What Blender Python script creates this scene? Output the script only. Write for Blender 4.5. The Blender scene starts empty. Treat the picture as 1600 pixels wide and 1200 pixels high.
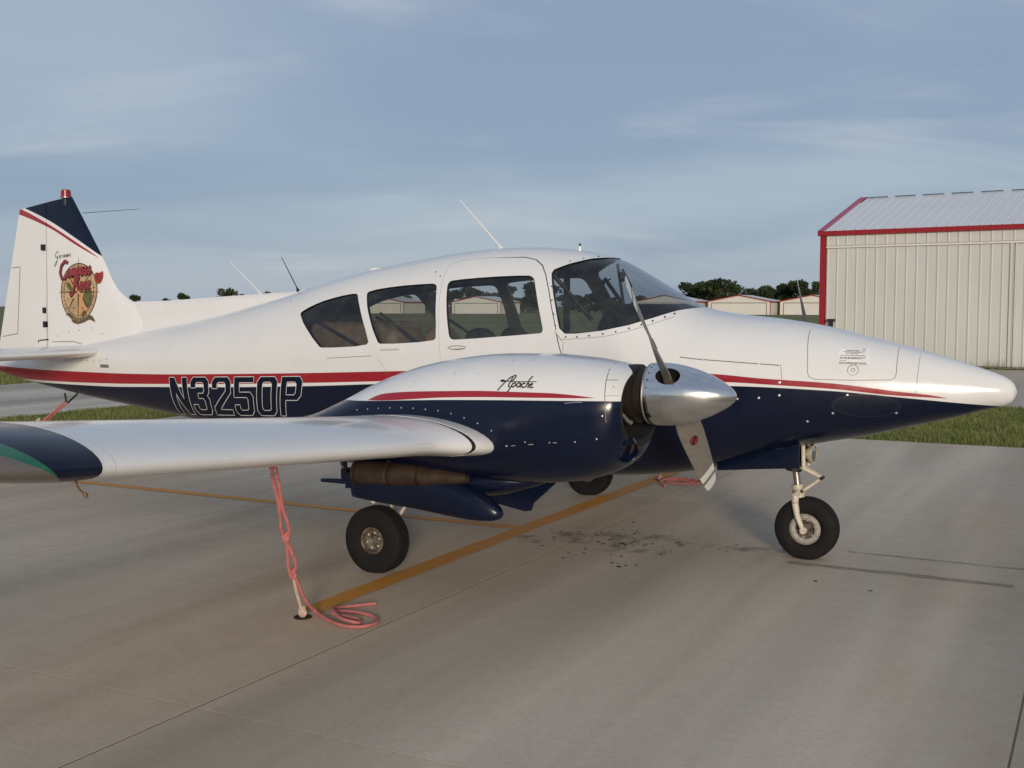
import bpy, bmesh, math, random
import numpy as np
from mathutils import Vector, Matrix, geometry

sc = bpy.context.scene
COL = sc.collection
R = math.radians

# ------------------------------------------------------------------ camera
CAM_H = 1.759
cam_d = bpy.data.cameras.new('camera')
cam_d.sensor_fit = 'HORIZONTAL'
cam_d.sensor_width = 36.0
cam_d.lens = 36.0 * 1750.0 / 1600.0
cam_d.clip_start = 0.05
cam_d.clip_end = 9000.0
cam = bpy.data.objects.new('camera', cam_d)
COL.objects.link(cam)
cam.location = (0, 0, CAM_H)
cam.rotation_euler = (math.pi / 2 - math.atan(122.0 / 1750.0), 0, 0)
sc.camera = cam

# ------------------------------------------------------------------ light
SUN_AZ = R(178.0)      # compass style: 0 = +Y (away from the camera), clockwise
SUN_EL = R(9.0)
world = bpy.data.worlds.new('World')
sc.world = world
world.use_nodes = True
wn, wl = world.node_tree.nodes, world.node_tree.links
wn.clear()
out = wn.new('ShaderNodeOutputWorld')
bg = wn.new('ShaderNodeBackground')
bg.inputs['Strength'].default_value = 0.15
sky = wn.new('ShaderNodeTexSky')
sky.sky_type = 'NISHITA'
sky.sun_disc = False
sky.sun_elevation = SUN_EL
sky.sun_rotation = SUN_AZ
sky.air_density = 1.0
sky.dust_density = 0.6
sky.ozone_density = 2.0
tc = wn.new('ShaderNodeTexCoord')
sep = wn.new('ShaderNodeSeparateXYZ')
wl.new(tc.outputs['Generated'], sep.inputs[0])
# high thin overcast: streaky altostratus drawn on a flat layer overhead
zz = wn.new('ShaderNodeMath'); zz.operation = 'MAXIMUM'; zz.inputs[1].default_value = 0.0
wl.new(sep.outputs['Z'], zz.inputs[0])
za = wn.new('ShaderNodeMath'); za.operation = 'ADD'; za.inputs[1].default_value = 0.20
wl.new(zz.outputs[0], za.inputs[0])
dv = wn.new('ShaderNodeVectorMath'); dv.operation = 'DIVIDE'
cb = wn.new('ShaderNodeCombineXYZ')
for i in range(3):
    wl.new(za.outputs[0], cb.inputs[i])
wl.new(tc.outputs['Generated'], dv.inputs[0])
wl.new(cb.outputs[0], dv.inputs[1])
mp = wn.new('ShaderNodeMapping')
mp.inputs['Rotation'].default_value = (0, 0, R(-14))
mp.inputs['Scale'].default_value = (0.62, 0.80, 0.0)
mp.inputs['Location'].default_value = (5.3, 2.2, 0)
wl.new(dv.outputs[0], mp.inputs[0])
n1 = wn.new('ShaderNodeTexNoise')
n1.inputs['Scale'].default_value = 0.95
n1.inputs['Detail'].default_value = 4.0
n1.inputs['Roughness'].default_value = 0.45
n1.inputs['Distortion'].default_value = 0.5
wl.new(mp.outputs[0], n1.inputs['Vector'])
r1 = wn.new('ShaderNodeMapRange')
r1.interpolation_type = 'SMOOTHSTEP'
r1.inputs['From Min'].default_value = 0.34
r1.inputs['From Max'].default_value = 0.62
wl.new(n1.outputs['Fac'], r1.inputs['Value'])
mp2 = wn.new('ShaderNodeMapping')
mp2.inputs['Rotation'].default_value = (0, 0, R(-16))
mp2.inputs['Location'].default_value = (11.0, 1.32, 0)
mp2.inputs['Scale'].default_value = (0.6, 1.25, 0.0)
wl.new(dv.outputs[0], mp2.inputs[0])
n2 = wn.new('ShaderNodeTexNoise')
n2.inputs['Scale'].default_value = 1.7
n2.inputs['Detail'].default_value = 6.0
n2.inputs['Roughness'].default_value = 0.55
n2.inputs['Distortion'].default_value = 0.5
wl.new(mp2.outputs[0], n2.inputs['Vector'])
r2 = wn.new('ShaderNodeMapRange')
r2.interpolation_type = 'SMOOTHSTEP'
r2.inputs['From Min'].default_value = 0.50
r2.inputs['From Max'].default_value = 0.78
wl.new(n2.outputs['Fac'], r2.inputs['Value'])
# colours of the cloud sheet in the same units as the sky texture
cs = wn.new('ShaderNodeMix'); cs.data_type = 'RGBA'
cs.inputs['A'].default_value = (1.74, 2.24, 3.12, 1)    # grey blue belly
cs.inputs['B'].default_value = (2.48, 2.96, 3.62, 1)    # paler veil
wl.new(r1.outputs[0], cs.inputs['Factor'])
cs2 = wn.new('ShaderNodeMix'); cs2.data_type = 'RGBA'
cs2.inputs['B'].default_value = (3.15, 3.48, 3.95, 1)   # wisps catching the last light
f2 = wn.new('ShaderNodeMath'); f2.operation = 'MULTIPLY'; f2.inputs[1].default_value = 0.75
wl.new(r2.outputs[0], f2.inputs[0])
wl.new(f2.outputs[0], cs2.inputs['Factor'])
wl.new(cs.outputs['Result'], cs2.inputs['A'])
mxs = wn.new('ShaderNodeMix'); mxs.data_type = 'RGBA'
mxs.inputs['Factor'].default_value = 0.90               # the sheet covers most of the clear sky
wl.new(sky.outputs[0], mxs.inputs['A'])
wl.new(cs2.outputs['Result'], mxs.inputs['B'])
wl.new(mxs.outputs['Result'], bg.inputs['Color'])
wl.new(bg.outputs[0], out.inputs['Surface'])

sun_d = bpy.data.lights.new('sun', 'SUN')
sun_d.energy = 2.6
sun_d.angle = R(10.0)
sun_d.color = (1.0, 0.86, 0.70)
sun = bpy.data.objects.new('sun', sun_d)
COL.objects.link(sun)
sdir = Vector((math.sin(SUN_AZ) * math.cos(SUN_EL), math.cos(SUN_AZ) * math.cos(SUN_EL), math.sin(SUN_EL)))
sun.rotation_euler = sdir.to_track_quat('Z', 'Y').to_euler()
sun.location = sdir * 50

sc.view_settings.view_transform = 'Standard'
sc.view_settings.look = 'None'
sc.view_settings.exposure = 0.0
sc.view_settings.gamma = 1.0
sc.view_settings.use_curve_mapping = False
try:
    sc.cycles.max_bounces = 5
    sc.cycles.transparent_max_bounces = 24
except Exception:
    pass

# plane / apron frame: x = aircraft forward, y = to port (away from camera)
ORG = Vector((2.0591, 7.7298, 0.0))
YAW = R(-28.014)
FRAME = Matrix.Translation(ORG) @ Matrix.Rotation(YAW, 4, 'Z')

# ------------------------------------------------------------------ helpers
def link(o, parent=None):
    COL.objects.link(o)
    if parent is not None:
        o.parent = parent
    return o

def empty(name, loc=(0, 0, 0), rz=0.0, parent=None):
    o = bpy.data.objects.new(name, None)
    o.empty_display_size = 0.2
    o.location = loc
    o.rotation_euler = (0, 0, rz)
    return link(o, parent)

def tag(o, label=None, cat=None, group=None, kind=None):
    if label: o['label'] = label
    if cat: o['category'] = cat
    if group: o['group'] = group
    if kind: o['kind'] = kind
    return o

def mesh(name, v, f, mat=None, parent=None, smooth=False, kind=None, angle=None):
    me = bpy.data.meshes.new(name)
    me.from_pydata([tuple(map(float, p)) for p in v], [], [tuple(map(int, q)) for q in f])
    me.update()
    o = bpy.data.objects.new(name, me)
    if mat is not None:
        for m_ in (mat if isinstance(mat, (list, tuple)) else [mat]):
            me.materials.append(m_)
    if smooth:
        me.shade_smooth()
        if angle:
            me.set_sharp_from_angle(angle=R(angle))
    link(o, parent)
    if kind: o['kind'] = kind
    return o

class MB:
    """collects simple shapes into one vertex and face list"""
    def __init__(s): s.v = []; s.f = []
    def add(s, v, f):
        b = len(s.v); s.v += [tuple(p) for p in v]; s.f += [tuple(i + b for i in q) for q in f]
    def box(s, x0, x1, y0, y1, z0, z1):
        s.add([(x0, y0, z0), (x1, y0, z0), (x1, y1, z0), (x0, y1, z0), (x0, y0, z1), (x1, y0, z1), (x1, y1, z1), (x0, y1, z1)],
              [(0, 3, 2, 1), (4, 5, 6, 7), (0, 1, 5, 4), (1, 2, 6, 5), (2, 3, 7, 6), (3, 0, 4, 7)])
    def chbox(s, x0, x1, y0, y1, z0, z1, c):
        """box with a chamfer round its top (z) edge"""
        s.add([(x0, y0, z0), (x1, y0, z0), (x1, y1, z0), (x0, y1, z0), (x0, y0, z1 - c), (x1, y0, z1 - c), (x1, y1, z1 - c), (x0, y1, z1 - c),
               (x0 + c, y0 + c, z1), (x1 - c, y0 + c, z1), (x1 - c, y1 - c, z1), (x0 + c, y1 - c, z1)],
              [(0, 3, 2, 1), (0, 1, 5, 4), (1, 2, 6, 5), (2, 3, 7, 6), (3, 0, 4, 7), (4, 5, 9, 8), (5, 6, 10, 9), (6, 7, 11, 10), (7, 4, 8, 11), (8, 9, 10, 11)])
    def tube(s, path, r, n=10, cap=True):
        path = [Vector(p) for p in path]
        rr = r if isinstance(r, (list, tuple)) else [r] * len(path)
        up = None; rings = []
        for i, p in enumerate(path):
            t = (path[min(i + 1, len(path) - 1)] - path[max(i - 1, 0)]).normalized()
            if up is None:
                up = Vector((0, 0, 1)) if abs(t.z) < .9 else Vector((1, 0, 0))
            a = t.cross(up)
            if a.length < 1e-5: a = t.orthogonal()
            a.normalize(); b = a.cross(t).normalized(); up = b
            rings.append([p + (a * math.cos(2 * math.pi * k / n) + b * math.sin(2 * math.pi * k / n)) * rr[i] for k in range(n)])
        v = [q for ring in rings for q in ring]; f = []
        for i in range(len(path) - 1):
            for k in range(n):
                k2 = (k + 1) % n
                f.append((i * n + k, i * n + k2, (i + 1) * n + k2, (i + 1) * n + k))
        if cap:
            f.append(tuple(range(n))); f.append(tuple((len(path) - 1) * n + k for k in reversed(range(n))))
        s.add(v, f)
    def lathe(s, prof, org, axis, n=32, close=False):
        """prof: (distance along axis, radius)"""
        ax = Vector(axis).normalized(); a = ax.orthogonal().normalized(); b = ax.cross(a)
        org = Vector(org); v = []; f = []
        for d, r in prof:
            for k in range(n):
                t = 2 * math.pi * k / n
                v.append(org + ax * d + (a * math.cos(t) + b * math.sin(t)) * max(r, 1e-4))
        m = len(prof)
        for i in range(m - 1 + (1 if close else 0)):
            i2 = (i + 1) % m
            for k in range(n):
                k2 = (k + 1) % n
                f.append((i * n + k, i * n + k2, i2 * n + k2, i2 * n + k))
        s.add(v, f)
    def build(s, name, mat, parent=None, smooth=True, angle=35, kind=None):
        return mesh(name, s.v, s.f, mat, parent, smooth, kind, angle if smooth else None)

def fix_normals(o):
    bm = bmesh.new(); bm.from_mesh(o.data)
    bmesh.ops.recalc_face_normals(bm, faces=bm.faces)
    bm.to_mesh(o.data); bm.free()

# ------------------------------------------------------------------ materials
MATS = {}
def nmat(name):
    m = bpy.data.materials.new(name); m.use_nodes = True
    n, l = m.node_tree.nodes, m.node_tree.links
    return m, n, l, n['Principled BSDF']

def noise(n, l, scale, detail=4.0, rough=.55, vec=None, dist=0.0):
    t = n.new('ShaderNodeTexNoise')
    t.inputs['Scale'].default_value = scale; t.inputs['Detail'].default_value = detail
    t.inputs['Roughness'].default_value = rough; t.inputs['Distortion'].default_value = dist
    if vec is not None: l.new(vec, t.inputs['Vector'])
    return t.outputs['Fac']

def mrange(n, l, v, a, b, c, d, smooth=False):
    t = n.new('ShaderNodeMapRange')
    if smooth: t.interpolation_type = 'SMOOTHSTEP'
    t.inputs['From Min'].default_value = a; t.inputs['From Max'].default_value = b
    t.inputs['To Min'].default_value = c; t.inputs['To Max'].default_value = d
    l.new(v, t.inputs['Value']); return t.outputs[0]

def mixc(n, l, fac, a, b, mode='MIX'):
    t = n.new('ShaderNodeMix'); t.data_type = 'RGBA'; t.blend_type = mode
    for sock, val in (('Factor', fac), ('A', a), ('B', b)):
        if isinstance(val, (float, int)): t.inputs[sock].default_value = val
        elif isinstance(val, (tuple, list)): t.inputs[sock].default_value = (*val, 1) if len(val) == 3 else val
        else: l.new(val, t.inputs[sock])
    return t.outputs['Result']

def mth(n, l, op, a, b=0.0):
    t = n.new('ShaderNodeMath'); t.operation = op
    for i, val in enumerate((a, b)):
        if isinstance(val, (float, int)): t.inputs[i].default_value = val
        else: l.new(val, t.inputs[i])
    return t.outputs[0]

def bump(n, l, bsdf, h, strength, dist):
    t = n.new('ShaderNodeBump'); t.inputs['Strength'].default_value = strength; t.inputs['Distance'].default_value = dist
    l.new(h, t.inputs['Height']); l.new(t.outputs[0], bsdf.inputs['Normal'])

def objco(n, l, scale=(1, 1, 1)):
    t = n.new('ShaderNodeTexCoord'); m = n.new('ShaderNodeMapping'); m.inputs['Scale'].default_value = scale
    l.new(t.outputs['Object'], m.inputs[0]); return m.outputs[0]

def simple(name, col, rough=.5, metal=0.0, var=.12, nscale=14.0, coat=0.0, bumps=0.0, spec=.5):
    if name in MATS: return MATS[name]
    m, n, l, b = nmat(name)
    v = objco(n, l)
    f = noise(n, l, nscale, 3.0, .6, v)
    c = mixc(n, l, mrange(n, l, f, .3, .7, 0, 1), tuple(x * (1 - var) for x in col), tuple(min(1, x * (1 + var)) for x in col))
    l.new(c, b.inputs['Base Color'])
    l.new(mrange(n, l, f, .25, .75, rough * .85, min(1, rough * 1.15)), b.inputs['Roughness'])
    b.inputs['Metallic'].default_value = metal
    b.inputs['Specular IOR Level'].default_value = spec
    if coat: b.inputs['Coat Weight'].default_value = coat; b.inputs['Coat Roughness'].default_value = .06
    if bumps: bump(n, l, b, f, bumps, .01)
    MATS[name] = m; return m

WHITE = (.72, .71, .69); RED = (.30, .010, .018); NAVY = (.0036, .0074, .0235)

def livery(name='aircraft_paint', STRIPE=RED, WHITE=WHITE):
    """white / red / navy paint, edges taken from the signed distances p1..p3 stored on the vertices"""
    m, n, l, b = nmat(name)
    def att(k):
        t = n.new('ShaderNodeAttribute'); t.attribute_name = k; return t.outputs['Fac']
    def st(v): return mrange(n, l, v, -.0012, .0012, 0, 1)
    red = mth(n, l, 'MULTIPLY', st(att('p1')), st(att('p2')))
    navy = st(att('p3'))
    v = objco(n, l)
    vs = objco(n, l, (1.2, 1.2, 5.0))
    grime = mth(n, l, 'MULTIPLY', mrange(n, l, noise(n, l, 3.1, 4, .62, v), .52, .78, 0, 1), mrange(n, l, noise(n, l, 24, 4, .6, vs), .4, .7, 0, 1))
    speck = mrange(n, l, noise(n, l, 60, 3, .6, v), .74, .80, 0, 1)
    c = mixc(n, l, mrange(n, l, noise(n, l, 1.4, 3, .5, v), .3, .7, 0, 1), tuple(x * .965 for x in WHITE), WHITE)
    c = mixc(n, l, red, c, STRIPE)
    c = mixc(n, l, navy, c, NAVY)
    grime = mth(n, l, 'MULTIPLY', grime, mrange(n, l, navy, 0, 1, 1, .12))
    c = mixc(n, l, mth(n, l, 'MULTIPLY', grime, .16), c, (.30, .27, .22))
    c = mixc(n, l, mth(n, l, 'MULTIPLY', speck, .07), c, (.12, .10, .085))
    l.new(c, b.inputs['Base Color'])
    l.new(mth(n, l, 'ADD', mrange(n, l, noise(n, l, 9, 3, .6, v), .3, .7, .16, .26), mth(n, l, 'MULTIPLY', grime, .25)), b.inputs['Roughness'])
    l.new(mrange(n, l, navy, 0, 1, .35, .0), b.inputs['Coat Weight'])
    b.inputs['Coat Roughness'].default_value = .10
    l.new(mrange(n, l, navy, 0, 1, .5, .34), b.inputs['Specular IOR Level'])
    hb = mth(n, l, 'ADD', mth(n, l, 'MULTIPLY', noise(n, l, 2.6, 2, .5, v), 1.0), mth(n, l, 'MULTIPLY', noise(n, l, 40, 2, .5, v), .004))
    bump(n, l, b, hb, .12, .03)
    return m
PAINT = livery()
PAINT_TIP_SHADED = livery('wing_tip_paint_shaded', (.005, .105, .055), (.115, .100, .088))  # grey instead of white low on the tip: underside shade put into the colour
M_NAVY = simple('navy_paint', NAVY, .25, 0, .1, 9, 0, 0, .34)
M_WHITEP = simple('white_paint', (.72, .69, .64), .32, 0, .06, 9, .2)
M_REDP = simple('red_paint', RED, .35, 0, .1)
M_BLACK = simple('black_rubber_trim', (.012, .012, .013), .6)
M_DARK = simple('engine_bay_black', (.006, .005, .005), .8)
M_CABIN = simple('cabin_lining', (.045, .043, .041), .85, 0, .2)
M_TYRE = simple('tyre_rubber', (.0085, .0080, .0076), .80, 0, .25, 22, 0, .2, .25)
M_GREYMET = simple('grey_metal', (.32, .31, .29), .42, .7, .2, 20)
M_CREAMMET = simple('cream_painted_metal', (.55, .49, .39), .45, 0, .18, 25, 0, .12)
M_CHROME = simple('polished_steel', (.55, .52, .48), .22, 1.0, .08)
M_BROWN = simple('heat_brown_steel', (.048, .031, .020), .6, .35, .3, 11, 0, .1)
M_BRASS = simple('brass', (.16, .10, .045), .6, .5)
M_SEAL = simple('window_seal', (.010, .010, .011), .5)

def m_alu():
    m, n, l, b = nmat('polished_aluminium')
    v = objco(n, l, (1, 1, 1))
    f = noise(n, l, 18, 6, .6, v)
    vs = objco(n, l, (90, 4, 4))
    br = noise(n, l, 3, 4, .6, vs)
    l.new(mixc(n, l, mrange(n, l, f, .3, .75, 0, 1), (.72, .715, .71), (.60, .59, .575)), b.inputs['Base Color'])
    b.inputs['Metallic'].default_value = 1.0
    l.new(mth(n, l, 'ADD', mrange(n, l, f, .3, .8, .10, .19), mth(n, l, 'MULTIPLY', br, .04)), b.inputs['Roughness'])
    bump(n, l, b, br, .04, .002)
    return m
M_ALU = m_alu()

def glass(name, tint, gloss_tint=(1, 1, 1), rough=.015):
    m, n, l, b = nmat(name)
    n.remove(b)
    o = n['Material Output']
    tr = n.new('ShaderNodeBsdfTransparent'); tr.inputs[0].default_value = (*tint, 1)
    gl = n.new('ShaderNodeBsdfGlossy'); gl.inputs['Color'].default_value = (*gloss_tint, 1); gl.inputs['Roughness'].default_value = rough
    fr = n.new('ShaderNodeFresnel')
    geo = n.new('ShaderNodeNewGeometry')     # a thin pane reflects the same from both faces
    l.new(mrange(n, l, geo.outputs['Backfacing'], 0, 1, 1.52, 1 / 1.52), fr.inputs['IOR'])
    v = objco(n, l)
    f = noise(n, l, 2.2, 3, .5, v)
    bp = n.new('ShaderNodeBump'); bp.inputs['Strength'].default_value = .05; bp.inputs['Distance'].default_value = .02
    l.new(f, bp.inputs['Height']); l.new(bp.outputs[0], gl.inputs['Normal'])
    mx = n.new('ShaderNodeMixShader')
    df = n.new('ShaderNodeBsdfDiffuse'); df.inputs[0].default_value = (.5, .49, .46, 1)
    mx2 = n.new('ShaderNodeMixShader')
    dust = mrange(n, l, noise(n, l, 7, 3, .6, v), .45, .8, .004, .05)
    l.new(dust, mx2.inputs[0]); l.new(tr.outputs[0], mx2.inputs[1]); l.new(df.outputs[0], mx2.inputs[2])
    l.new(fr.outputs[0], mx.inputs[0]); l.new(mx2.outputs[0], mx.inputs[1]); l.new(gl.outputs[0], mx.inputs[2])
    l.new(mx.outputs[0], o.inputs['Surface'])
    return m
M_GLASS = glass('tinted_window', (.82, .84, .83))
M_GLASS_R = glass('smoked_window', (.62, .61, .57))
M_GLASS_W = glass('windshield_acrylic', (.64, .67, .68))
M_LENS = glass('clear_lens', (.85, .85, .85))

# ================================================================== setting
def m_concrete(name, tone, jointy=True):
    m, n, l, b = nmat(name)
    t = n.new('ShaderNodeTexCoord')
    geo = n.new('ShaderNodeNewGeometry')
    mp = n.new('ShaderNodeMapping'); mp.vector_type = 'POINT'
    mp.inputs['Rotation'].default_value = (0, 0, -YAW)
    l.new(geo.outputs['Position'], mp.inputs[0])
    P = mp.outputs[0]
    def sc_(s_):
        q = n.new('ShaderNodeMapping'); q.inputs['Scale'].default_value = s_; l.new(P, q.inputs[0]); return q.outputs[0]
    big = noise(n, l, .30, 3, .55, P)
    streak = noise(n, l, 1.0, 4, .5, sc_((.62, .085, 1)), .5)
    grit = noise(n, l, 32, 4, .7, P)
    mott = noise(n, l, 6.5, 4, .62, P)
    fine = noise(n, l, 140, 2, .6, P)
    oi = n.new('ShaderNodeObjectInfo')
    c = mixc(n, l, mrange(n, l, big, .32, .66, 0, 1), tuple(x * y for x, y in zip(tone, (.90, .83, .70))), tuple(x * y for x, y in zip(tone, (1.02, 1.07, 1.16))))
    c = mixc(n, l, mrange(n, l, streak, .44, .57, 0, .9, True), c, tuple(x * y for x, y in zip(tone, (1.17, 1.20, 1.24))))
    c = mixc(n, l, mrange(n, l, mott, .45, .75, 0, .20), c, tuple(x * y for x, y in zip(tone, (.74, .70, .65))))
    c = mixc(n, l, mrange(n, l, fine, .3, .7, 0, .34), c, tuple(x * .72 for x in tone))
    c = mixc(n, l, mrange(n, l, grit, .40, .72, 0, .34), c, tuple(x * y for x, y in zip(tone, (.66, .63, .58))))
    # long paler and darker bands running across the apron
    b1 = mrange(n, l, noise(n, l, 1.0, 2, .5, sc_((.55, .05, 1))), .40, .58, .76, 1.07, True)
    b2 = mrange(n, l, noise(n, l, 1.0, 3, .55, sc_((2.1, .10, 1))), .35, .65, .90, 1.07, True)
    c = mixc(n, l, 1.0, c, mth(n, l, 'MULTIPLY', b1, b2), 'MULTIPLY')
    if jointy:
        c = mixc(n, l, mrange(n, l, oi.outputs['Random'], 0, 1, 0, .22), c, tuple(x * y for x, y in zip(tone, (.80, .78, .74))))
    l.new(c, b.inputs['Base Color'])
    l.new(mrange(n, l, mott, .3, .7, .55, .78), b.inputs['Roughness'])
    b.inputs['Specular IOR Level'].default_value = .35
    h = mth(n, l, 'ADD', mth(n, l, 'MULTIPLY', fine, .35), noise(n, l, 45, 2, .6, P))
    bump(n, l, b, h, .22, .004)
    return m
M_APRON = m_concrete('apron_concrete', (.540, .435, .318))
M_TAXI = m_concrete('taxiway_concrete', (.58, .485, .375), False)
M_BED = simple('joint_filler', (.135, .108, .082), .95)

def m_field():
    m, n, l, b = nmat('grass_field')
    geo = n.new('ShaderNodeNewGeometry'); P = geo.outputs['Position']
    def sc_(s_):
        q = n.new('ShaderNodeMapping'); q.inputs['Scale'].default_value = s_; l.new(P, q.inputs[0]); return q.outputs[0]
    big = noise(n, l, 1.0, 6, .6, sc_((.02, .045, 1)))
    mid = noise(n, l, .6, 7, .6, P)
    fine = noise(n, l, 24, 5, .65, P)
    c = mixc(n, l, mrange(n, l, big, .35, .65, 0, 1), (.145, .158, .055), (.235, .220, .100))
    c = mixc(n, l, mrange(n, l, mid, .35, .7, 0, .6), c, (.255, .220, .110))
    c = mixc(n, l, mrange(n, l, fine, .3, .7, 0, .45), c, (.090, .105, .032))
    l.new(c, b.inputs['Base Color']); b.inputs['Roughness'].default_value = .9
    b.inputs['Specular IOR Level'].default_value = .1
    bump(n, l, b, fine, .12, .03)
    return m
M_FIELD = m_field()

def m_leafy(name, a, b_, scale=.9):
    m, n, l, b = nmat(name)
    geo = n.new('ShaderNodeNewGeometry')
    f = noise(n, l, scale, 3, .6, geo.outputs['Position'])
    r = geo.outputs['Random Per Island']
    c = mixc(n, l, mrange(n, l, f, .3, .7, 0, 1), a, b_)
    c = mixc(n, l, mrange(n, l, r, 0, 1, 0, .6), c, tuple(x * .45 for x in a))
    l.new(c, b.inputs['Base Color']); b.inputs['Roughness'].default_value = .75
    b.inputs['Specular IOR Level'].default_value = .2
    return m
M_BLADE = m_leafy('grass_blades', (.145, .190, .050), (.260, .250, .095), 1.3)
M_LEAF = m_leafy('tree_leaves', (.030, .043, .020), (.060, .076, .030), .25)
M_BARK = simple('tree_bark', (.050, .040, .032), .9)

gr = mesh('ground', [(-4000, -4000, -.06), (4000, -4000, -.06), (4000, 4000, -.06), (-4000, 4000, -.06)], [(0, 1, 2, 3)], M_FIELD)
tag(gr, 'open green grass field running to the horizon', 'field', kind='structure')

# apron of separate cast slabs on a dark bed
apron = mesh('apron', [(-11.27, -40, -.0012), (46, -40, -.0012), (46, 7.38, -.0012), (-11.27, 7.38, -.0012)], [(0, 1, 2, 3)], M_BED)
apron.matrix_world = FRAME
tag(apron, 'worn grey concrete apron cast in slabs under the parked twin propeller airplane', 'apron', kind='structure')
XJ = [-1.67 + 3.2 * k for k in range(-3, 7)]
YJ = [-22.5, -16.4, -10.3, -4.2, 1.9, 7.38]
slab_me = {}
for i in range(len(XJ) - 1):
    for j in range(len(YJ) - 1):
        wx, wy = XJ[i + 1] - XJ[i], YJ[j + 1] - YJ[j]
        key = round(wy, 2)
        if key not in slab_me:
            q = MB(); g = .005
            q.chbox(g, wx - g, .002, wy - .002, -.03, 0, .001)
            me = bpy.data.meshes.new('slab'); me.from_pydata(q.v, [], q.f); me.materials.append(M_APRON); slab_me[key] = me
        o = bpy.data.objects.new('slab', slab_me[key]); o.location = (XJ[i], YJ[j], 0); link(o, apron)
q = MB()
q.box(-11.27, XJ[-1], -40, YJ[0] - .004, -.019, 0); q.box(XJ[-1] + .004, 46, -40, 7.38, -.019, 0)
q.build('outer_paving', M_APRON, apron, smooth=False)

taxi = mesh('taxiway', [(-20.3, -60, -.03), (-13.7, -60, -.03), (-13.7, 13.6, -.03), (60, 13.6, -.03), (60, 26.4, -.03), (-20.3, 26.4, -.03)],
            [(0, 1, 2, 5), (2, 3, 4, 5)], M_TAXI)
taxi.matrix_world = FRAME
tag(taxi, 'pale concrete taxiway beyond the grass strips behind the airplane', 'taxiway', kind='structure')

def m_yellow():
    m, n, l, b = nmat('worn_yellow_paint')
    v = objco(n, l); f = noise(n, l, 9, 5, .68, v); g = noise(n, l, 1.1, 3, .5, v)
    c = mixc(n, l, mrange(n, l, g, .3, .7, 0, 1), (.60, .245, .022), (.64, .29, .035))
    l.new(mixc(n, l, mrange(n, l, f, .56, .70, 0, .75), c, (.26, .215, .16)), b.inputs['Base Color'])
    b.inputs['Roughness'].default_value = .7
    return m
M_YEL = m_yellow()
def sheet(name, x0, x1, y0, y1, z, mat, parent, seg=24, wob=.006):
    rnd = random.Random(len(name) + int(abs(x0) * 10)); v = []; f = []
    lx = (x1 - x0) > (y1 - y0)
    for i in range(seg + 1):
        t = i / seg
        for sd in (0, 1):
            w = rnd.uniform(-wob, wob)
            if lx: v.append((x0 + (x1 - x0) * t, (y0, y1)[sd] + w, z))
            else: v.append(((x0, x1)[sd] + w, y0 + (y1 - y0) * t, z))
    for i in range(seg):
        f.append((2 * i, 2 * i + 1, 2 * i + 3, 2 * i + 2))
    o = mesh(name, v, f, mat, parent); fix_normals(o)
    if o.data.polygons[0].normal.z < 0: o.data.flip_normals()
    return o
l1 = sheet('painted_line', -2.285, -2.135, -2.72, 3.4, .004, M_YEL, apron, 60)
l2 = sheet('painted_line', -9.6, -2.292, -.055, .055, .004, M_YEL, apron, 60)
def m_mark(name, col, lo, hi, stretch):
    m, n, l, b = nmat(name)
    v = objco(n, l, stretch); f = noise(n, l, 4, 6, .6, v)
    l.new(mixc(n, l, f, col, tuple(x * .7 for x in col)), b.inputs['Base Color']); b.inputs['Roughness'].default_value = .8
    l.new(mrange(n, l, f, lo, hi, 0, .62), b.inputs['Alpha'])
    return m
M_SKID = m_mark('rubber_mark', (.15, .130, .11), .30, .70, (1, 10, 1))
sheet('tyre_mark', -.08, 1.34, -.235, -.150, .003, M_SKID, apron, 20, .012)
sheet('tyre_mark', .22, 1.9, .315, .355, .003, M_SKID, apron, 20, .008)

# oil drips and dead leaves under the engine
rnd = random.Random(7)
q = MB()
seed = [(-1.554, .647), (-.692, .609), (.213, -.641), (.566, -.727), (-1.052, -.865), (-1.138, -.783), (-.872, -.326), (-.966, .038), (-1.232, -.027),
        (-1.494, -.205), (-1.497, -.808), (-1.44, -.582), (-1.864, -.206), (-1.314, -.173), (-1.115, -.067), (-1.783, .084), (-1.614, .132)]
pts = [(x, y, rnd.uniform(.010, .022)) for x, y in seed]
for k in range(120):
    pts.append((rnd.gauss(-1.35, .30), rnd.gauss(-.12, .26), rnd.uniform(.003, .014)))
for x, y, r_ in pts:
    n_ = 9; a0 = rnd.uniform(0, 6); el = rnd.uniform(.5, 1.5)
    q.add([(x, y, .0045)] + [(x + r_ * el * rnd.uniform(.6, 1.25) * math.cos(a0 + 2 * math.pi * k / n_), y + r_ * rnd.uniform(.6, 1.25) * math.sin(a0 + 2 * math.pi * k / n_), .0035) for k in range(n_)],
          [(0, 1 + k, 1 + (k + 1) % n_) for k in range(n_)])
od = q.build('oil_drips', simple('oil_black', (.010, .009, .008), .55), apron, smooth=False, kind='stuff')
M_STAIN = m_mark('oil_stain', (.20, .160, .115), .46, .78, (1.3, .8, 1))
def blot(x, y, rx, ry, rot=0.):
    n_ = 40; rr = random.Random(int(x * 100) + 999)
    v = [(x, y, .0025)]; 
    for k in range(n_):
        a_ = 2 * math.pi * k / n_; s_ = 1 + .18 * math.sin(3 * a_ + x) + .1 * math.sin(7 * a_) + rr.uniform(-.05, .05)
        px, py = rx * s_ * math.cos(a_), ry * s_ * math.sin(a_)
        v.append((x + px * math.cos(rot) - py * math.sin(rot), y + px * math.sin(rot) + py * math.cos(rot), .0025))
    mesh('oil_stain', v, [(0, 1 + k, 1 + (k + 1) % n_) for k in range(n_)], M_STAIN, apron)
blot(-1.35, -.1, .50, .33); blot(-2.05, -.35, .2, .12); blot(-.45, .1, .38, .09, .1)

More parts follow.
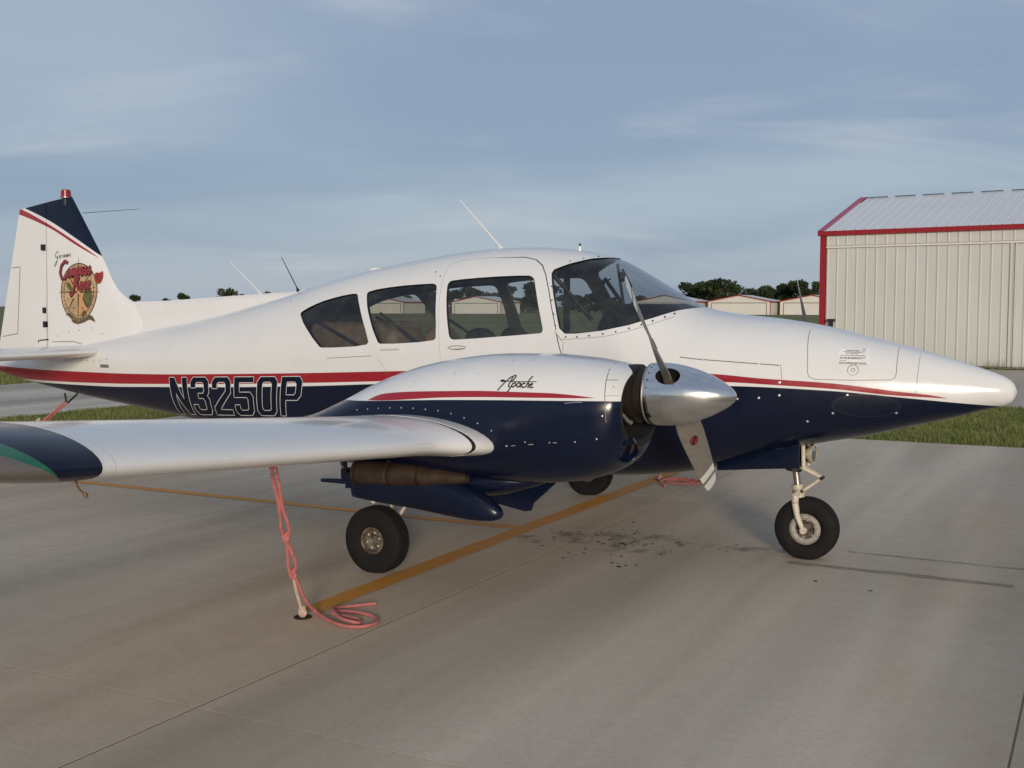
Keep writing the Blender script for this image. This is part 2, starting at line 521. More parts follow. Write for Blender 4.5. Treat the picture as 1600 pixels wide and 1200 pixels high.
# grass strips: real blades
def grass(areas):
    rr = np.random.default_rng(5); V = []; F = []; n0 = 0
    for x0, x1, y0, y1, dens, hmin, hmax in areas:
        n = int((x1 - x0) * (y1 - y0) * dens)
        x = rr.uniform(x0, x1, n); y = rr.uniform(y0, y1, n)
        # ragged borders and patches
        edge = .10 * np.sin(x * 3.1) + .07 * np.sin(x * 7.7 + 1) + .05 * np.sin(y * 5.3)
        keep = (y > y0 + .12 + edge) & (y < y1 - .12 + edge) & (x > x0 + .05 + edge * .5) & (x < x1 - .05 + edge * .5)
        x, y = x[keep], y[keep]; n = len(x)
        patch = .5 + .5 * np.sin(x * 1.7 + np.sin(y * 1.3) * 2) * np.sin(y * 2.1 + np.sin(x * .9))
        h = (hmin + (hmax - hmin) * rr.random(n) ** 2) * (.6 + .7 * patch)
        a = rr.uniform(0, 2 * np.pi, n); w = rr.uniform(.004, .010, n); ln = rr.uniform(.1, .7, n) * h; b = rr.uniform(0, 2 * np.pi, n)
        z = np.full(n, -.06)
        p0 = np.stack([x - w * np.cos(a), y - w * np.sin(a), z], 1); p1 = np.stack([x + w * np.cos(a), y + w * np.sin(a), z], 1)
        p2 = np.stack([x + ln * np.cos(b), y + ln * np.sin(b), z + h], 1)
        V.append(np.stack([p0, p1, p2], 1).reshape(-1, 3)); F.append(np.arange(3 * n).reshape(-1, 3) + n0); n0 += 3 * n
    V = np.concatenate(V); F = np.concatenate(F)
    me = bpy.data.meshes.new('grass')
    me.vertices.add(len(V)); me.vertices.foreach_set('co', V.ravel())
    me.loops.add(len(F) * 3); me.loops.foreach_set('vertex_index', F.ravel().astype(np.int32))
    me.polygons.add(len(F)); me.polygons.foreach_set('loop_start', np.arange(0, len(F) * 3, 3, dtype=np.int32))
    me.update(calc_edges=True); me.validate()
    me.materials.append(M_BLADE)
    o = bpy.data.objects.new('grass', me); link(o); o.matrix_world = FRAME
    return o
go = grass([(-4.0, 7.0, 7.25, 13.75, 1500, .055, .115), (-13.85, -11.1, 0.0, 12.0, 1400, .055, .11), (-13.7, -4.0, 7.25, 13.7, 300, .06, .12),
            (-26, -20.2, 4.0, 20.0, 250, .06, .12), (-6.0, 6.0, 26.2, 26.9, 260, .08, .34)])
tag(go, 'mown green grass along the apron edge and taxiway', 'grass', kind='stuff')

# ------------------------------------------------------------------ near hangar
def m_siding(name, col, rough=.42):
    m, n, l, b = nmat(name)
    v = objco(n, l); geo = n.new('ShaderNodeNewGeometry'); P = geo.outputs['Position']
    f = noise(n, l, .5, 4, .55, P)
    q_ = n.new('ShaderNodeMapping'); q_.inputs['Scale'].default_value = (6, 6, .35); l.new(P, q_.inputs[0])
    dr = noise(n, l, 1.6, 5, .6, q_.outputs[0])
    c = mixc(n, l, mrange(n, l, f, .3, .7, 0, 1), tuple(x * .93 for x in col), col)
    l.new(mixc(n, l, mrange(n, l, dr, .5, .8, 0, .25), c, tuple(x * .62 for x in col)), b.inputs['Base Color'])
    b.inputs['Roughness'].default_value = rough; b.inputs['Specular IOR Level'].default_value = .4
    bump(n, l, b, noise(n, l, 1.3, 3, .5, P), .12, .05)
    return m
M_SIDE = m_siding('cream_siding', (.55, .545, .505))
M_SIDE2 = m_siding('cream_siding_weathered', (.66, .63, .57))
M_ROOF = m_siding('galvanised_roof', (.70, .70, .71), .36)
M_TRIM = m_siding('red_trim', (.27, .010, .016), .5)
M_GAP = simple('dark_gap', (.02, .018, .016), .8)

hg = empty('hangar', (9.55, 34.85, 0), R(-34))
tag(hg, 'large cream ribbed metal hangar with red trim behind the airplane nose', 'hangar')
L_, D_, EV, RG = 17.0, 8.2, 4.03, 5.36
q = MB()
q.add([(.05, .06, -.03), (L_, .06, -.03), (L_, D_, -.03), (.05, D_, -.03), (.05, .06, EV - .05), (L_, .06, EV - .05), (L_, D_, EV - .05), (.05, D_, EV - .05), (.05, D_ / 2, RG - .06), (L_, D_ / 2, RG - .06)],
      [(0, 1, 5, 4), (1, 2, 6, 9, 5), (2, 3, 7, 6), (3, 0, 4, 8, 7), (0, 3, 2, 1)])
q.build('wall_core', simple('siding_lap', (.20, .19, .165), .7), hg, smooth=False)
PW = .296
def rib_panel(w, z0, z1, th=.03):
    """siding sheet with a raised rib down its left edge"""
    q = MB(); g = .012
    xs = [0, g, g + .018, g + .034, g + .052, w - .004]
    ys = [0, 0, -.015, -.015, -.003, -.003]
    v = []
    for x_, y_ in zip(xs, ys): v += [(x_, y_ - .001, z0), (x_, y_ - .001, z1)]
    for x_ in (0, w - .004): v += [(x_, th, z0), (x_, th, z1)]
    f = [(2 * i, 2 * i + 2, 2 * i + 3, 2 * i + 1) for i in range(5)]
    n_ = 10; f += [(n_, n_ + 2, n_ + 3, n_ + 1), (0, 1, 13, 12), (12, 13, 15, 14)]
    q.add(v, f); return q
def shared(name, q, mat):
    me = bpy.data.meshes.new(name); me.from_pydata(q.v, [], q.f); me.materials.append(mat)
    return me
me_door = shared('door_panel', rib_panel(PW, .03, 3.52), M_SIDE)
me_head = shared('header_panel', rib_panel(PW, 3.60, EV - .12), M_SIDE)
np_ = int((L_ - .2) / PW)
for k in range(np_):
    x_ = .19 + k * PW
    o = bpy.data.objects.new('door_panel', me_door); link(o, hg); o.location = (x_, .015 if x_ < 5.45 else .035, 0)
    o = bpy.data.objects.new('header_panel', me_head); link(o, hg); o.location = (x_, -.03, 0)
q = MB(); q.box(5.46, 5.53, -.04, .05, .03, 3.53); q.box(5.59, 5.64, -.02, .06, .03, 3.53); q.build('door_edge', M_SIDE, hg, smooth=False)
q = MB(); q.box(.19, L_, -.05, .02, 3.53, 3.59); q.build('door_track', M_SIDE2, hg, smooth=False)
q = MB(); q.box(0, .17, -.06, .10, -.03, EV - .12); q.build('corner_trim', M_TRIM, hg, smooth=False)
q = MB(); q.box(-.06, L_, -.14, .03, EV - .12, EV + .02); q.build('eave_trim', M_TRIM, hg, smooth=False)
q = MB(); q.box(.30, .52, -.20, -.06, 1.28, 1.36); q.box(.36, .46, -.17, -.07, 1.10, 1.28); q.build('wall_bracket', M_BLACK, hg, smooth=False)
sl = math.hypot(D_ / 2 + .12, RG - EV)
def roof_panel(w, front=True):
    q = MB(); x = [0, .02, .035, .055, .07, w]; h = [.0, .0, .008, .008, .0, .0]; v = []
    y0, z0, y1, z1 = (-.12, EV + .022, D_ / 2, RG + .02) if front else (D_ / 2, RG + .02, D_ + .12, EV + .022)
    for a_, b_ in zip(x, h): v += [(a_, y0, z0 + b_), (a_, y1, z1 + b_)]
    q.add(v, [(2 * i, 2 * i + 2, 2 * i + 3, 2 * i + 1) for i in range(5)]); return q
me_r1 = shared('roof_panel', roof_panel(PW), M_ROOF); me_r2 = shared('roof_panel', roof_panel(PW, False), M_ROOF)
for k in range(int(L_ / PW)):
    for me in (me_r1, me_r2):
        o = bpy.data.objects.new('roof_panel', me); link(o, hg); o.location = (.16 + k * PW, 0, 0)
M_RAKE = m_siding('rake_trim', (.40, .022, .055), .3)
q = MB()
q.add([(-.06, -.14, EV + .03), (.17, -.14, EV + .03), (.17, D_ / 2, RG + .065), (-.06, D_ / 2, RG + .065), (-.06, D_ + .14, EV + .03), (.17, D_ + .14, EV + .03),
       (-.06, -.14, EV - .12), (-.06, D_ / 2, RG - .1), (-.06, D_ + .14, EV - .12)], [(0, 1, 2, 3), (3, 2, 5, 4), (6, 0, 3, 7), (7, 3, 4, 8)])
q.build('rake_trim', M_RAKE, hg, smooth=False)
q = MB()
for k in range(int(L_ / .9)):
    q.box(.2 + k * .9, .2 + k * .9 + .66, D_ / 2 - .06, D_ / 2 + .06, RG + .035, RG + .052)
q.build('ridge_vent', simple('ridge_closure', (.06, .065, .07), .7), hg, smooth=False)

# ------------------------------------------------------------------ far hangars
def far_hangar(x, y, w, d, ev, rg, label, door=True):
    h = empty('hangar', (x, y, 0), YAW)
    tag(h, label, 'hangar', 'small hangars across the field')
    q = MB()
    q.add([(0, 0, -.1), (w, 0, -.1), (w, d, -.1), (0, d, -.1), (0, 0, ev), (w, 0, ev), (w, d, ev), (0, d, ev), (w / 2, 0, rg), (w / 2, d, rg)],
          [(0, 1, 5, 8, 4), (1, 2, 6, 5), (2, 3, 7, 9, 6), (3, 0, 4, 7)])
    q.build('wall', M_SIDE2, h, smooth=False)
    q = MB(); t = .12; o_ = .25
    sl = (rg - ev) / (w / 2)
    q.add([(-o_, -o_, ev - o_ * sl + .02), (w / 2, -o_, rg + .02), (w / 2, d + o_, rg + .02), (-o_, d + o_, ev - o_ * sl + .02), (w + o_, -o_, ev - o_ * sl + .02), (w + o_, d + o_, ev - o_ * sl + .02),
           (-o_, -o_, ev - o_ * sl + t), (w / 2, -o_, rg + t), (w / 2, d + o_, rg + t), (-o_, d + o_, ev - o_ * sl + t), (w + o_, -o_, ev - o_ * sl + t), (w + o_, d + o_, ev - o_ * sl + t)],
          [(6, 7, 8, 9), (7, 10, 11, 8), (0, 3, 2, 1), (1, 2, 5, 4), (0, 6, 9, 3), (4, 5, 11, 10)])
    q.build('roof', M_SIDE2, h, smooth=False)
    q = MB()
    q.add([(-o_, -o_ - .03, ev - o_ * sl - .06), (w / 2, -o_ - .03, rg - .06), (w / 2, -o_ - .03, rg + t + .02), (-o_, -o_ - .03, ev - o_ * sl + t + .02), (w + o_, -o_ - .03, ev - o_ * sl - .06), (w + o_, -o_ - .03, ev - o_ * sl + t + .02)],
          [(0, 1, 2, 3), (1, 4, 5, 2)])
    q.box(w + .02, w + o_ + .06, -o_, d + o_, ev - o_ * sl - .12, ev - o_ * sl + t)
    q.build('roof_trim', M_TRIM, h, smooth=False)
    for x_ in (-.02, w - .12):
        q = MB(); q.box(x_, x_ + .14, -.05, .02, -.1, ev); q.build('corner_trim', M_TRIM, h, smooth=False)
    if door:
        q = MB(); q.box(.9, w - .9, -.05, -.01, -.1, ev - .32); q.build('door', M_SIDE2, h, smooth=False)
        q = MB(); q.box(.82, w - .82, -.09, -.02, ev - .34, ev - .22); q.box(.80, .90, -.09, -.02, -.1, ev - .34); q.box(w - .90, w - .80, -.09, -.02, -.1, ev - .34)
        q.build('door_frame', M_BROWN, h, smooth=False)
    return h
def at(u, Z): return (u - 800) / 1750 * Z
for u, Z, lab in [(1105, 237, 'small cream gable hangar between the windshield and the large red-trimmed hangar'),
                  (1217, 234, 'small cream hangar half hidden by the corner of the large red-trimmed hangar'),
                  (992, 240, 'small cream hangar partly hidden behind the lower end of the windshield'),
                  (706, 268, 'small cream gable hangar seen through the cabin door window'),
                  (560, 275, 'small cream hangar behind the cabin seen through the rear windows')]:
    far_hangar(at(u, Z), Z, 13.4, 9.5, 2.66, 3.95, lab)

# ------------------------------------------------------------------ trees
def crown_mesh(seed, H_, Wd):
    rr = np.random.default_rng(seed); V = []; N = 2600
    nb = 16
    cz = rr.uniform(.16, .88, nb) * H_; ang = rr.uniform(0, 2 * np.pi, nb)
    lim = np.sqrt(np.clip(1 - ((cz / H_ - .48) / .55) ** 2, .05, 1)) * Wd * .36
    rad = np.sqrt(rr.random(nb)) * lim
    cx, cy = rad * np.cos(ang), rad * np.sin(ang); br = rr.uniform(.13, .24, nb) * Wd
    k = rr.integers(0, nb, N); d = rr.normal(size=(N, 3)); d /= np.linalg.norm(d, axis=1)[:, None]
    rd = br[k] * (.55 + .5 * rr.random(N))
    c = np.stack([cx[k], cy[k], cz[k]], 1) + d * rd[:, None] * np.array([1, 1, .8])
    s = rr.uniform(.12, .34, N) * Wd / 6.5
    u = rr.normal(size=(N, 3)); u /= np.linalg.norm(u, axis=1)[:, None]
    w = np.cross(u, rr.normal(size=(N, 3))); w /= np.linalg.norm(w, axis=1)[:, None]
    V = np.stack([c - u * s[:, None], c + w * s[:, None] * .8, c + u * s[:, None], c - w * s[:, None] * .8], 1).reshape(-1, 3)
    F = np.arange(4 * N).reshape(-1, 4)
    me = bpy.data.meshes.new('crown'); me.from_pydata(V.tolist(), [], F.tolist()); me.materials.append(M_LEAF)
    q = MB()
    q.tube([(0, 0, -.3), (.05, .02, H_ * .2), (0, .08, H_ * .45), (.1, 0, H_ * .7)], [.24, .19, .14, .05], 8)
    for i in range(7):
        q.tube([(0, .05, H_ * rr.uniform(.25, .5)), (cx[i] * .6, cy[i] * .6, cz[i] * .85), (cx[i], cy[i], cz[i])], [.09, .06, .02], 5)
    mt = bpy.data.meshes.new('trunk'); mt.from_pydata(q.v, [], q.f); mt.materials.append(M_BARK)
    return me, mt
KIT = [crown_mesh(11 + k, 8.0, 6.5 + .6 * (k % 3)) for k in range(6)]
def tree(u, vtop, Z, label, group, k, wide=1.0):
    h = CAM_H + (478 - vtop) * Z / 1750
    s_ = h / 7.7
    t = empty('tree', (at(u, Z), Z, 0), rnd.uniform(0, 6.28)); t.scale = (s_ * wide, s_ * wide, s_)
    tag(t, label, 'tree', group)
    cm, tm = KIT[k % len(KIT)]
    o = bpy.data.objects.new('crown', cm); link(o, t); o = bpy.data.objects.new('trunk', tm); link(o, t)
ORD = ['first', 'second', 'third', 'fourth', 'fifth', 'sixth', 'seventh', 'eighth', 'ninth', 'tenth', 'eleventh', 'twelfth', 'thirteenth', 'fourteenth', 'fifteenth', 'sixteenth', 'seventeenth', 'eighteenth', 'nineteenth', 'twentieth']
right = [(1272, 439), (1253, 438), (1233, 441), (1212, 448), (1194, 448), (1176, 452), (1160, 457), (1142, 445), (1122, 437), (1100, 436), (1078, 443)]
for i, (u, v) in enumerate(right):
    tree(u, v, 285 + 14 * ((i * 5) % 4), 'dark leafy tree behind the far hangars, %s to the left of the large hangar corner' % ORD[i], 'trees behind the far hangars', i, 1.25)
left = [(213, 461), (262, 464), (289, 459), (356, 452), (379, 459), (417, 456)]
for i, (u, v) in enumerate(left):
    tree(u, v, 300 + 12 * (i % 3), 'distant tree topping the dorsal fairing, %s to the right of the tail fin' % ORD[i], 'trees beyond the dorsal fairing', i + 2, 1.0 if v < 460 else .8)
inner = [(448, 470), (480, 466), (512, 462), (545, 468), (580, 460), (612, 457), (640, 462), (672, 456), (704, 450), (735, 449), (768, 458), (795, 446), (825, 441), (850, 444), (885, 458), (905, 462), (930, 458), (960, 464), (1000, 462), (1040, 462)]
for i, (u, v) in enumerate(inner):
    tree(u, v, 290 + 16 * ((i * 3) % 4), 'dark tree of the row seen through the cabin glass, %s from the tail end' % ORD[i], 'trees seen through the cabin', i + 1, 1.45)
for i, (u, v) in enumerate([(-45, 470), (-8, 480), (18, 486)]):
    tree(u, v, 330, 'low distant tree at the left edge behind the rudder, %s from the left' % ORD[i], 'trees behind the rudder', i + 3, 1.2)

# ================================================================== the airplane
def pchip(xs,ys):
    xs=np.array(xs,float);ys=np.array(ys,float)
    o=np.argsort(xs);xs=xs[o];ys=ys[o]
    h=np.diff(xs);d=np.diff(ys)/h;m=np.zeros(len(xs));m[0]=d[0];m[-1]=d[-1]
    for i in range(1,len(xs)-1):
        if d[i-1]*d[i]>0:
            w1=2*h[i]+h[i-1];w2=h[i]+2*h[i-1];m[i]=(w1+w2)/(w1/d[i-1]+w2/d[i])
    def f(x):
        x=np.clip(np.asarray(x,float),xs[0],xs[-1])
        i=np.clip(np.searchsorted(xs,x)-1,0,len(xs)-2)
        t=(x-xs[i])/h[i]
        return (2*t**3-3*t**2+1)*ys[i]+(t**3-2*t**2+t)*h[i]*m[i]+(-2*t**3+3*t**2)*ys[i+1]+(t**3-t**2)*h[i]*m[i+1]
    return f
class Loft:
    # table rows: x, zt, zb, zc, w, nu, nl
    def __init__(s,rows,y0=0.):
        r=np.array(rows,float);s.x0=r[:,0].min();s.x1=r[:,0].max();s.y0=y0
        s.F=[pchip(r[:,0],r[:,k]) for k in range(1,7)]
    def par(s,x): return [f(x) for f in s.F]
    def G(s,x,y,z):
        zt,zb,zc,w,nu,nl=s.par(x)
        up=z>=zc
        h=np.where(up,zt-zc,zc-zb);n=np.where(up,nu,nl)
        h=np.maximum(h,1e-4);w=np.maximum(w,1e-4)
        return np.abs((y-s.y0)/w)**n+np.abs((z-zc)/h)**n-1
    def side(s,x,z,sg=-1):
        zt,zb,zc,w,nu,nl=s.par(x)
        up=z>=zc
        h=np.maximum(np.where(up,zt-zc,zc-zb),1e-4);n=np.where(up,nu,nl)
        q=np.clip(1-np.abs((z-zc)/h)**n,0,1)
        return s.y0+sg*w*q**(1/n)
    def nrm(s,x,y,z):
        e=1e-3
        g=np.stack([s.G(x+e,y,z)-s.G(x-e,y,z),s.G(x,y+e,z)-s.G(x,y-e,z),s.G(x,y,z+e)-s.G(x,y,z-e)],-1)
        return g/np.maximum(np.linalg.norm(g,axis=-1,keepdims=True),1e-9)
FUS=Loft([
 # x     zt    zb    zc    w    nu  nl
 (1.312,1.215,1.205,1.21, .004,2.0,2.0),
 (1.295,1.262,1.160,1.21, .050,2.0,2.0),
 (1.25, 1.300,1.125,1.21, .082,2.0,2.0),
 (1.14, 1.345,1.095,1.21, .125,2.0,2.0),
 (.97,  1.400,1.040,1.20, .185,2.1,2.1),
 (.69,  1.480,.965, 1.20, .275,2.1,2.15),
 (.40,  1.550,.885, 1.20, .355,2.15,2.2),
 (.07,  1.630,.815, 1.20, .430,2.2,2.3),
 (-.21, 1.672,0.745, 1.21, .485,2.25,2.4),
 (-.53, 1.705,0.640, 1.22, .530,2.3,2.5),
 (-.75, 1.748,0.580, 1.23, .553,2.3,2.55),
 (-.86, 1.800,0.560, 1.24, .562,2.3,2.6),
 (-1.03,1.897,0.535, 1.25, .575,2.3,2.6),
 (-1.28,2.040,0.508, 1.26, .592,2.35,2.6),
 (-1.44,2.118,0.498, 1.27, .601,2.4,2.6),
 (-1.60,2.155,0.490, 1.28, .608,2.4,2.6),
 (-1.74,2.180,0.486, 1.28, .612,2.4,2.6),
 (-2.04,2.207,0.482, 1.29, .618,2.4,2.6),
 (-2.28,2.211,0.482, 1.29, .618,2.4,2.6),
 (-2.67,2.190,0.490, 1.29, .612,2.4,2.6),
 (-3.08,2.140,0.505, 1.29, .598,2.4,2.6),
 (-3.51,2.076,0.528, 1.28, .575,2.35,2.55),
 (-3.96,1.985,0.556, 1.27, .542,2.3,2.5),
 (-4.43,1.865,0.595, 1.25, .498,2.25,2.45),
 (-5.0, 1.740,0.648, 1.22, .435,2.2,2.4),
 (-5.37,1.660,0.685, 1.21, .393,2.2,2.35),
 (-6.0, 1.555,0.760, 1.19, .318,2.15,2.3),
 (-6.6, 1.460,0.822, 1.17, .245,2.1,2.2),
 (-7.2, 1.370,0.892, 1.15, .175,2.1,2.2),
 (-7.8, 1.290,.975, 1.14, .110,2.1,2.1),
 (-8.2, 1.235,1.040,1.14, .065,2.0,2.0),
 (-8.36,1.205,1.075,1.14, .035,2.0,2.0),
])
NY=1.74
NACROWS=[
 (-.565,1.385,.945,1.18,.300,2.3,2.3),
 (-.585,1.402,.900,1.17,.327,2.3,2.4),
 (-.62, 1.415,.850,1.15,.350,2.4,2.5),
 (-.72, 1.438,.785,1.13,.385,2.5,2.6),
 (-.90, 1.460,.730,1.12,.412,2.5,2.7),
 (-1.15,1.474,.700,1.12,.425,2.5,2.7),
 (-1.45,1.468,.688,1.11,.425,2.5,2.7),
 (-1.75,1.435,.685,1.10,.418,2.4,2.6),
 (-2.0, 1.385,.688,1.08,.400,2.3,2.5),
 (-2.3, 1.285,.700,1.04,.365,2.2,2.4),
 (-2.6, 1.150,.730,.98,.310,2.1,2.3),
 (-2.9, 1.035,.775,.92,.235,2.0,2.2),
 (-3.15,.975,.825,.90,.150,2.0,2.0),
 (-3.35,.925,.875,.90,.04,2.0,2.0),
]
NAC=Loft(NACROWS,-NY)

WC=1.70
def wing_par(ay):
    ay=np.asarray(ay,float)
    g=np.clip((2.55-ay)/.43,0,1); g=g*g*(3-2*g)
    u=np.clip((ay-4.95)/.70,0,.9999)
    q=np.sqrt(1-u*u)
    xle=-1.47+.17*g-.62*(1-q)
    xte=-3.15+.30*(1-q)
    zle=.945+.078*(ay-2.14)
    return xle,xte,zle,u,q
def wing_z(ay,c):
    # returns upper, lower z for chord fraction c
    xle,xte,zle,u,q=wing_par(ay)
    ch=xle-xte
    t=.125
    th=5*t*(.2969*np.sqrt(c)-.126*c-.3516*c**2+.2843*c**3-.1036*c**4)
    m,p=.035,.4
    cam=np.where(c<p,m/p**2*(2*p*c-c*c),m/(1-p)**2*((1-2*p)+2*p*c-c*c))
    base=zle-c*ch*.03
    up=base+ch*(cam+th); lo=base+ch*(cam-th)
    # hoerner tip: lower skin rises to upper
    lo=lo+(up-lo)*(1-q)**1.0*.96
    return up,lo

AIR = empty('airplane', ORG, YAW)
tag(AIR, 'white, red and navy twin propeller airplane tied down on the concrete apron', 'airplane')

def paint_attr(o, fn):
    me = o.data; n = len(me.vertices); V = np.empty(n * 3); me.vertices.foreach_get('co', V); V = V.reshape(-1, 3)
    for k, a_ in zip(('p1', 'p2', 'p3'), fn(V)):
        at_ = me.attributes.get(k) or me.attributes.new(k, 'FLOAT', 'POINT')
        at_.data.foreach_set('value', np.broadcast_to(np.asarray(a_, np.float32), (n,)).copy())
    return o
def plain(V): return -1., -1., -1.
def allnavy(V): return -1., -1., 1.
f_rt = pchip([-8.5, -8.301, -7.385, -6.562, -5.867, -4.912, -4.015, -2.606, -1.6, -.567, -.225, .235, .601, .926, 1.0, 1.4],
             [1.142, 1.138, 1.123, 1.126, 1.138, 1.173, 1.211, 1.274, 1.304, 1.304, 1.281, 1.256, 1.213, 1.168, 1.10, 1.0])
f_rb = pchip([-8.5, -7.425, -6.587, -5.882, -4.918, -3.831, -2.906, -1.6, -.458, -.081, .236, .602, .926, 1.0, 1.4],
             [1.02, 1.014, 1.025, 1.048, 1.086, 1.139, 1.187, 1.235, 1.25, 1.236, 1.220, 1.185, 1.168, 1.16, 1.2])
f_nv = pchip([-8.5, -7.443, -6.599, -5.89, -4.923, -3.833, -3.028, -1.6, -.369, .237, .602, .992, 1.169, 1.25, 1.4],
             [.99, .990, .995, 1.020, 1.058, 1.113, 1.161, 1.212, 1.225, 1.206, 1.176, 1.140, 1.124, 1.116, 1.0])
def fus_paint(V): x, z = V[:, 0], V[:, 2]; return f_rt(x) - z, z - f_rb(x), f_nv(x) - z
n_rt = pchip([-3.4, -2.25, -2.221, -2.119, -1.624, -1.361, -.991, -.69, -.5], [1.0, 1.172, 1.188, 1.22, 1.257, 1.267, 1.269, 1.249, 1.2])
n_rb = pchip([-3.4, -2.25, -1.616, -1.355, -.986, -.69, -.5], [1.17, 1.174, 1.22, 1.232, 1.241, 1.249, 1.3])
n_nv = pchip([-3.4, -2.336, -1.614, -.984, -.638, -.5], [1.12, 1.165, 1.206, 1.226, 1.232, 1.228])
def nac_paint(V): x, z = V[:, 0], V[:, 2]; return n_rt(x) - z, z - n_rb(x), n_nv(x) - z
t_nv = pchip([-8.4, -8.05, -7.914, -7.517, -7.143, -6.763, -6.2], [2.86, 2.788, 2.744, 2.598, 2.412, 2.194, 1.85])
t_rt = pchip([-8.4, -7.948, -7.519, -7.144, -6.858, -6.2], [2.86, 2.728, 2.56, 2.379, 2.219, 1.6])
t_rb = pchip([-8.4, -7.956, -7.52, -7.145, -6.858, -6.2], [2.78, 2.671, 2.528, 2.351, 2.219, 1.9])
def fin_paint(V): x, z = V[:, 0], V[:, 2]; return t_rt(x) - z, z - t_rb(x), z - t_nv(x)

def ring(L, x, nt, off=0.0, sy=1.0):
    zt, zb, zc, w, nu, nl = [float(a_) for a_ in L.par(x)]
    zt -= off; zb += off; w = max(w - off, .001); zt = max(zt, zc + .001); zb = min(zb, zc - .001)
    r_ = []
    for k in range(nt):
        t = 2 * math.pi * (k + .5) / nt; c, s_ = math.cos(t), math.sin(t)
        n_ = nu if s_ >= 0 else nl; h = (zt - zc) if s_ >= 0 else (zc - zb)
        r_.append((x, (L.y0 + w * math.copysign(abs(c) ** (2 / n_), c)) * sy, zc + h * math.copysign(abs(s_) ** (2 / n_), s_)))
    return r_
def stations(L, n):
    t = np.linspace(0, 1, n); t = .5 - .5 * np.cos(np.pi * t) * (.35 + .65 * np.abs(np.cos(np.pi * t)) ** .0)
    return L.x0 + (L.x1 - L.x0) * t
def loft_vf(rings):
    n = len(rings[0]); v = [p for r_ in rings for p in r_]; f = []
    for i in range(len(rings) - 1):
        for k in range(n):
            k2 = (k + 1) % n; f.append((i * n + k, i * n + k2, (i + 1) * n + k2, (i + 1) * n + k))
    f.append(tuple(range(n - 1, -1, -1))); f.append(tuple((len(rings) - 1) * n + k for k in range(n)))
    return v, f
def loft_obj(name, L, nx, nt, mat, parent=None, off=0.0, xs=None):
    xs = stations(L, nx) if xs is None else xs
    v, f = loft_vf([ring(L, float(x), nt, off) for x in xs])
    o = mesh(name, v, f, mat, parent, True); fix_normals(o); return o
def prism(polys, y0, y1, name='cutter'):
    q = MB()
    for p in polys:
        n = len(p)
        q.add([(x, y0, z) for x, z in p] + [(x, y1, z) for x, z in p],
              [tuple(range(n)), tuple(range(2 * n - 1, n - 1, -1))] + [(i, n + i, n + (i + 1) % n, (i + 1) % n) for i in range(n)])
    o = mesh(name, q.v, q.f); fix_normals(o); return o
def boolean(o, cutter, op):
    m = o.modifiers.new('b', 'BOOLEAN'); m.object = cutter; m.operation = op; m.solver = 'EXACT'
    bpy.context.view_layer.update()
    dg = bpy.context.evaluated_depsgraph_get()
    me = bpy.data.meshes.new_from_object(o.evaluated_get(dg))
    o.modifiers.clear(); old = o.data; o.data = me; bpy.data.meshes.remove(old)
def drop(o):
    me = o.data; bpy.data.objects.remove(o); bpy.data.meshes.remove(me)
def chaikin(p, it=2):
    for _ in range(it):
        o_ = []
        for i in range(len(p)):
            a_, b_ = p[i], p[(i + 1) % len(p)]
            o_ += [(a_[0] * .75 + b_[0] * .25, a_[1] * .75 + b_[1] * .25), (a_[0] * .25 + b_[0] * .75, a_[1] * .25 + b_[1] * .75)]
        p = o_
    return p
def face_arrays(me):
    n = len(me.polygons); C = np.empty(n * 3); me.polygons.foreach_get('center', C); N = np.empty(n * 3); me.polygons.foreach_get('normal', N)
    return C.reshape(-1, 3), N.reshape(-1, 3)
def analytic_normals(o, L, tol=.045, off=0.0):
    """smooth shading normals of the true surface on the outer skin, flat elsewhere; returns the mask of skin faces"""
    me = o.data; me.shade_smooth()
    nv = len(me.vertices); V = np.empty(nv * 3); me.vertices.foreach_get('co', V); V = V.reshape(-1, 3)
    N = np.nan_to_num(L.nrm(V[:, 0], V[:, 1], V[:, 2]))
    C, FN = face_arrays(me)
    g = L.G(C[:, 0], C[:, 1], C[:, 2]); an = np.nan_to_num(L.nrm(C[:, 0], C[:, 1], C[:, 2]))
    skin = (np.abs(g) < tol + off) & (np.abs((an * FN).sum(1)) > .80)
    nl_ = len(me.loops); vi = np.empty(nl_, np.int32); me.loops.foreach_get('vertex_index', vi)
    tot = np.empty(len(me.polygons), np.int32); me.polygons.foreach_get('loop_total', tot)
    fi = np.repeat(np.arange(len(me.polygons)), tot)
    LN = N[vi]; FL = FN[fi]
    use = skin[fi] & (np.linalg.norm(LN, axis=1) > .5) & ((LN * FL).sum(1) > .3)
    me.normals_split_custom_set(np.where(use[:, None], LN, FL).tolist())
    return skin

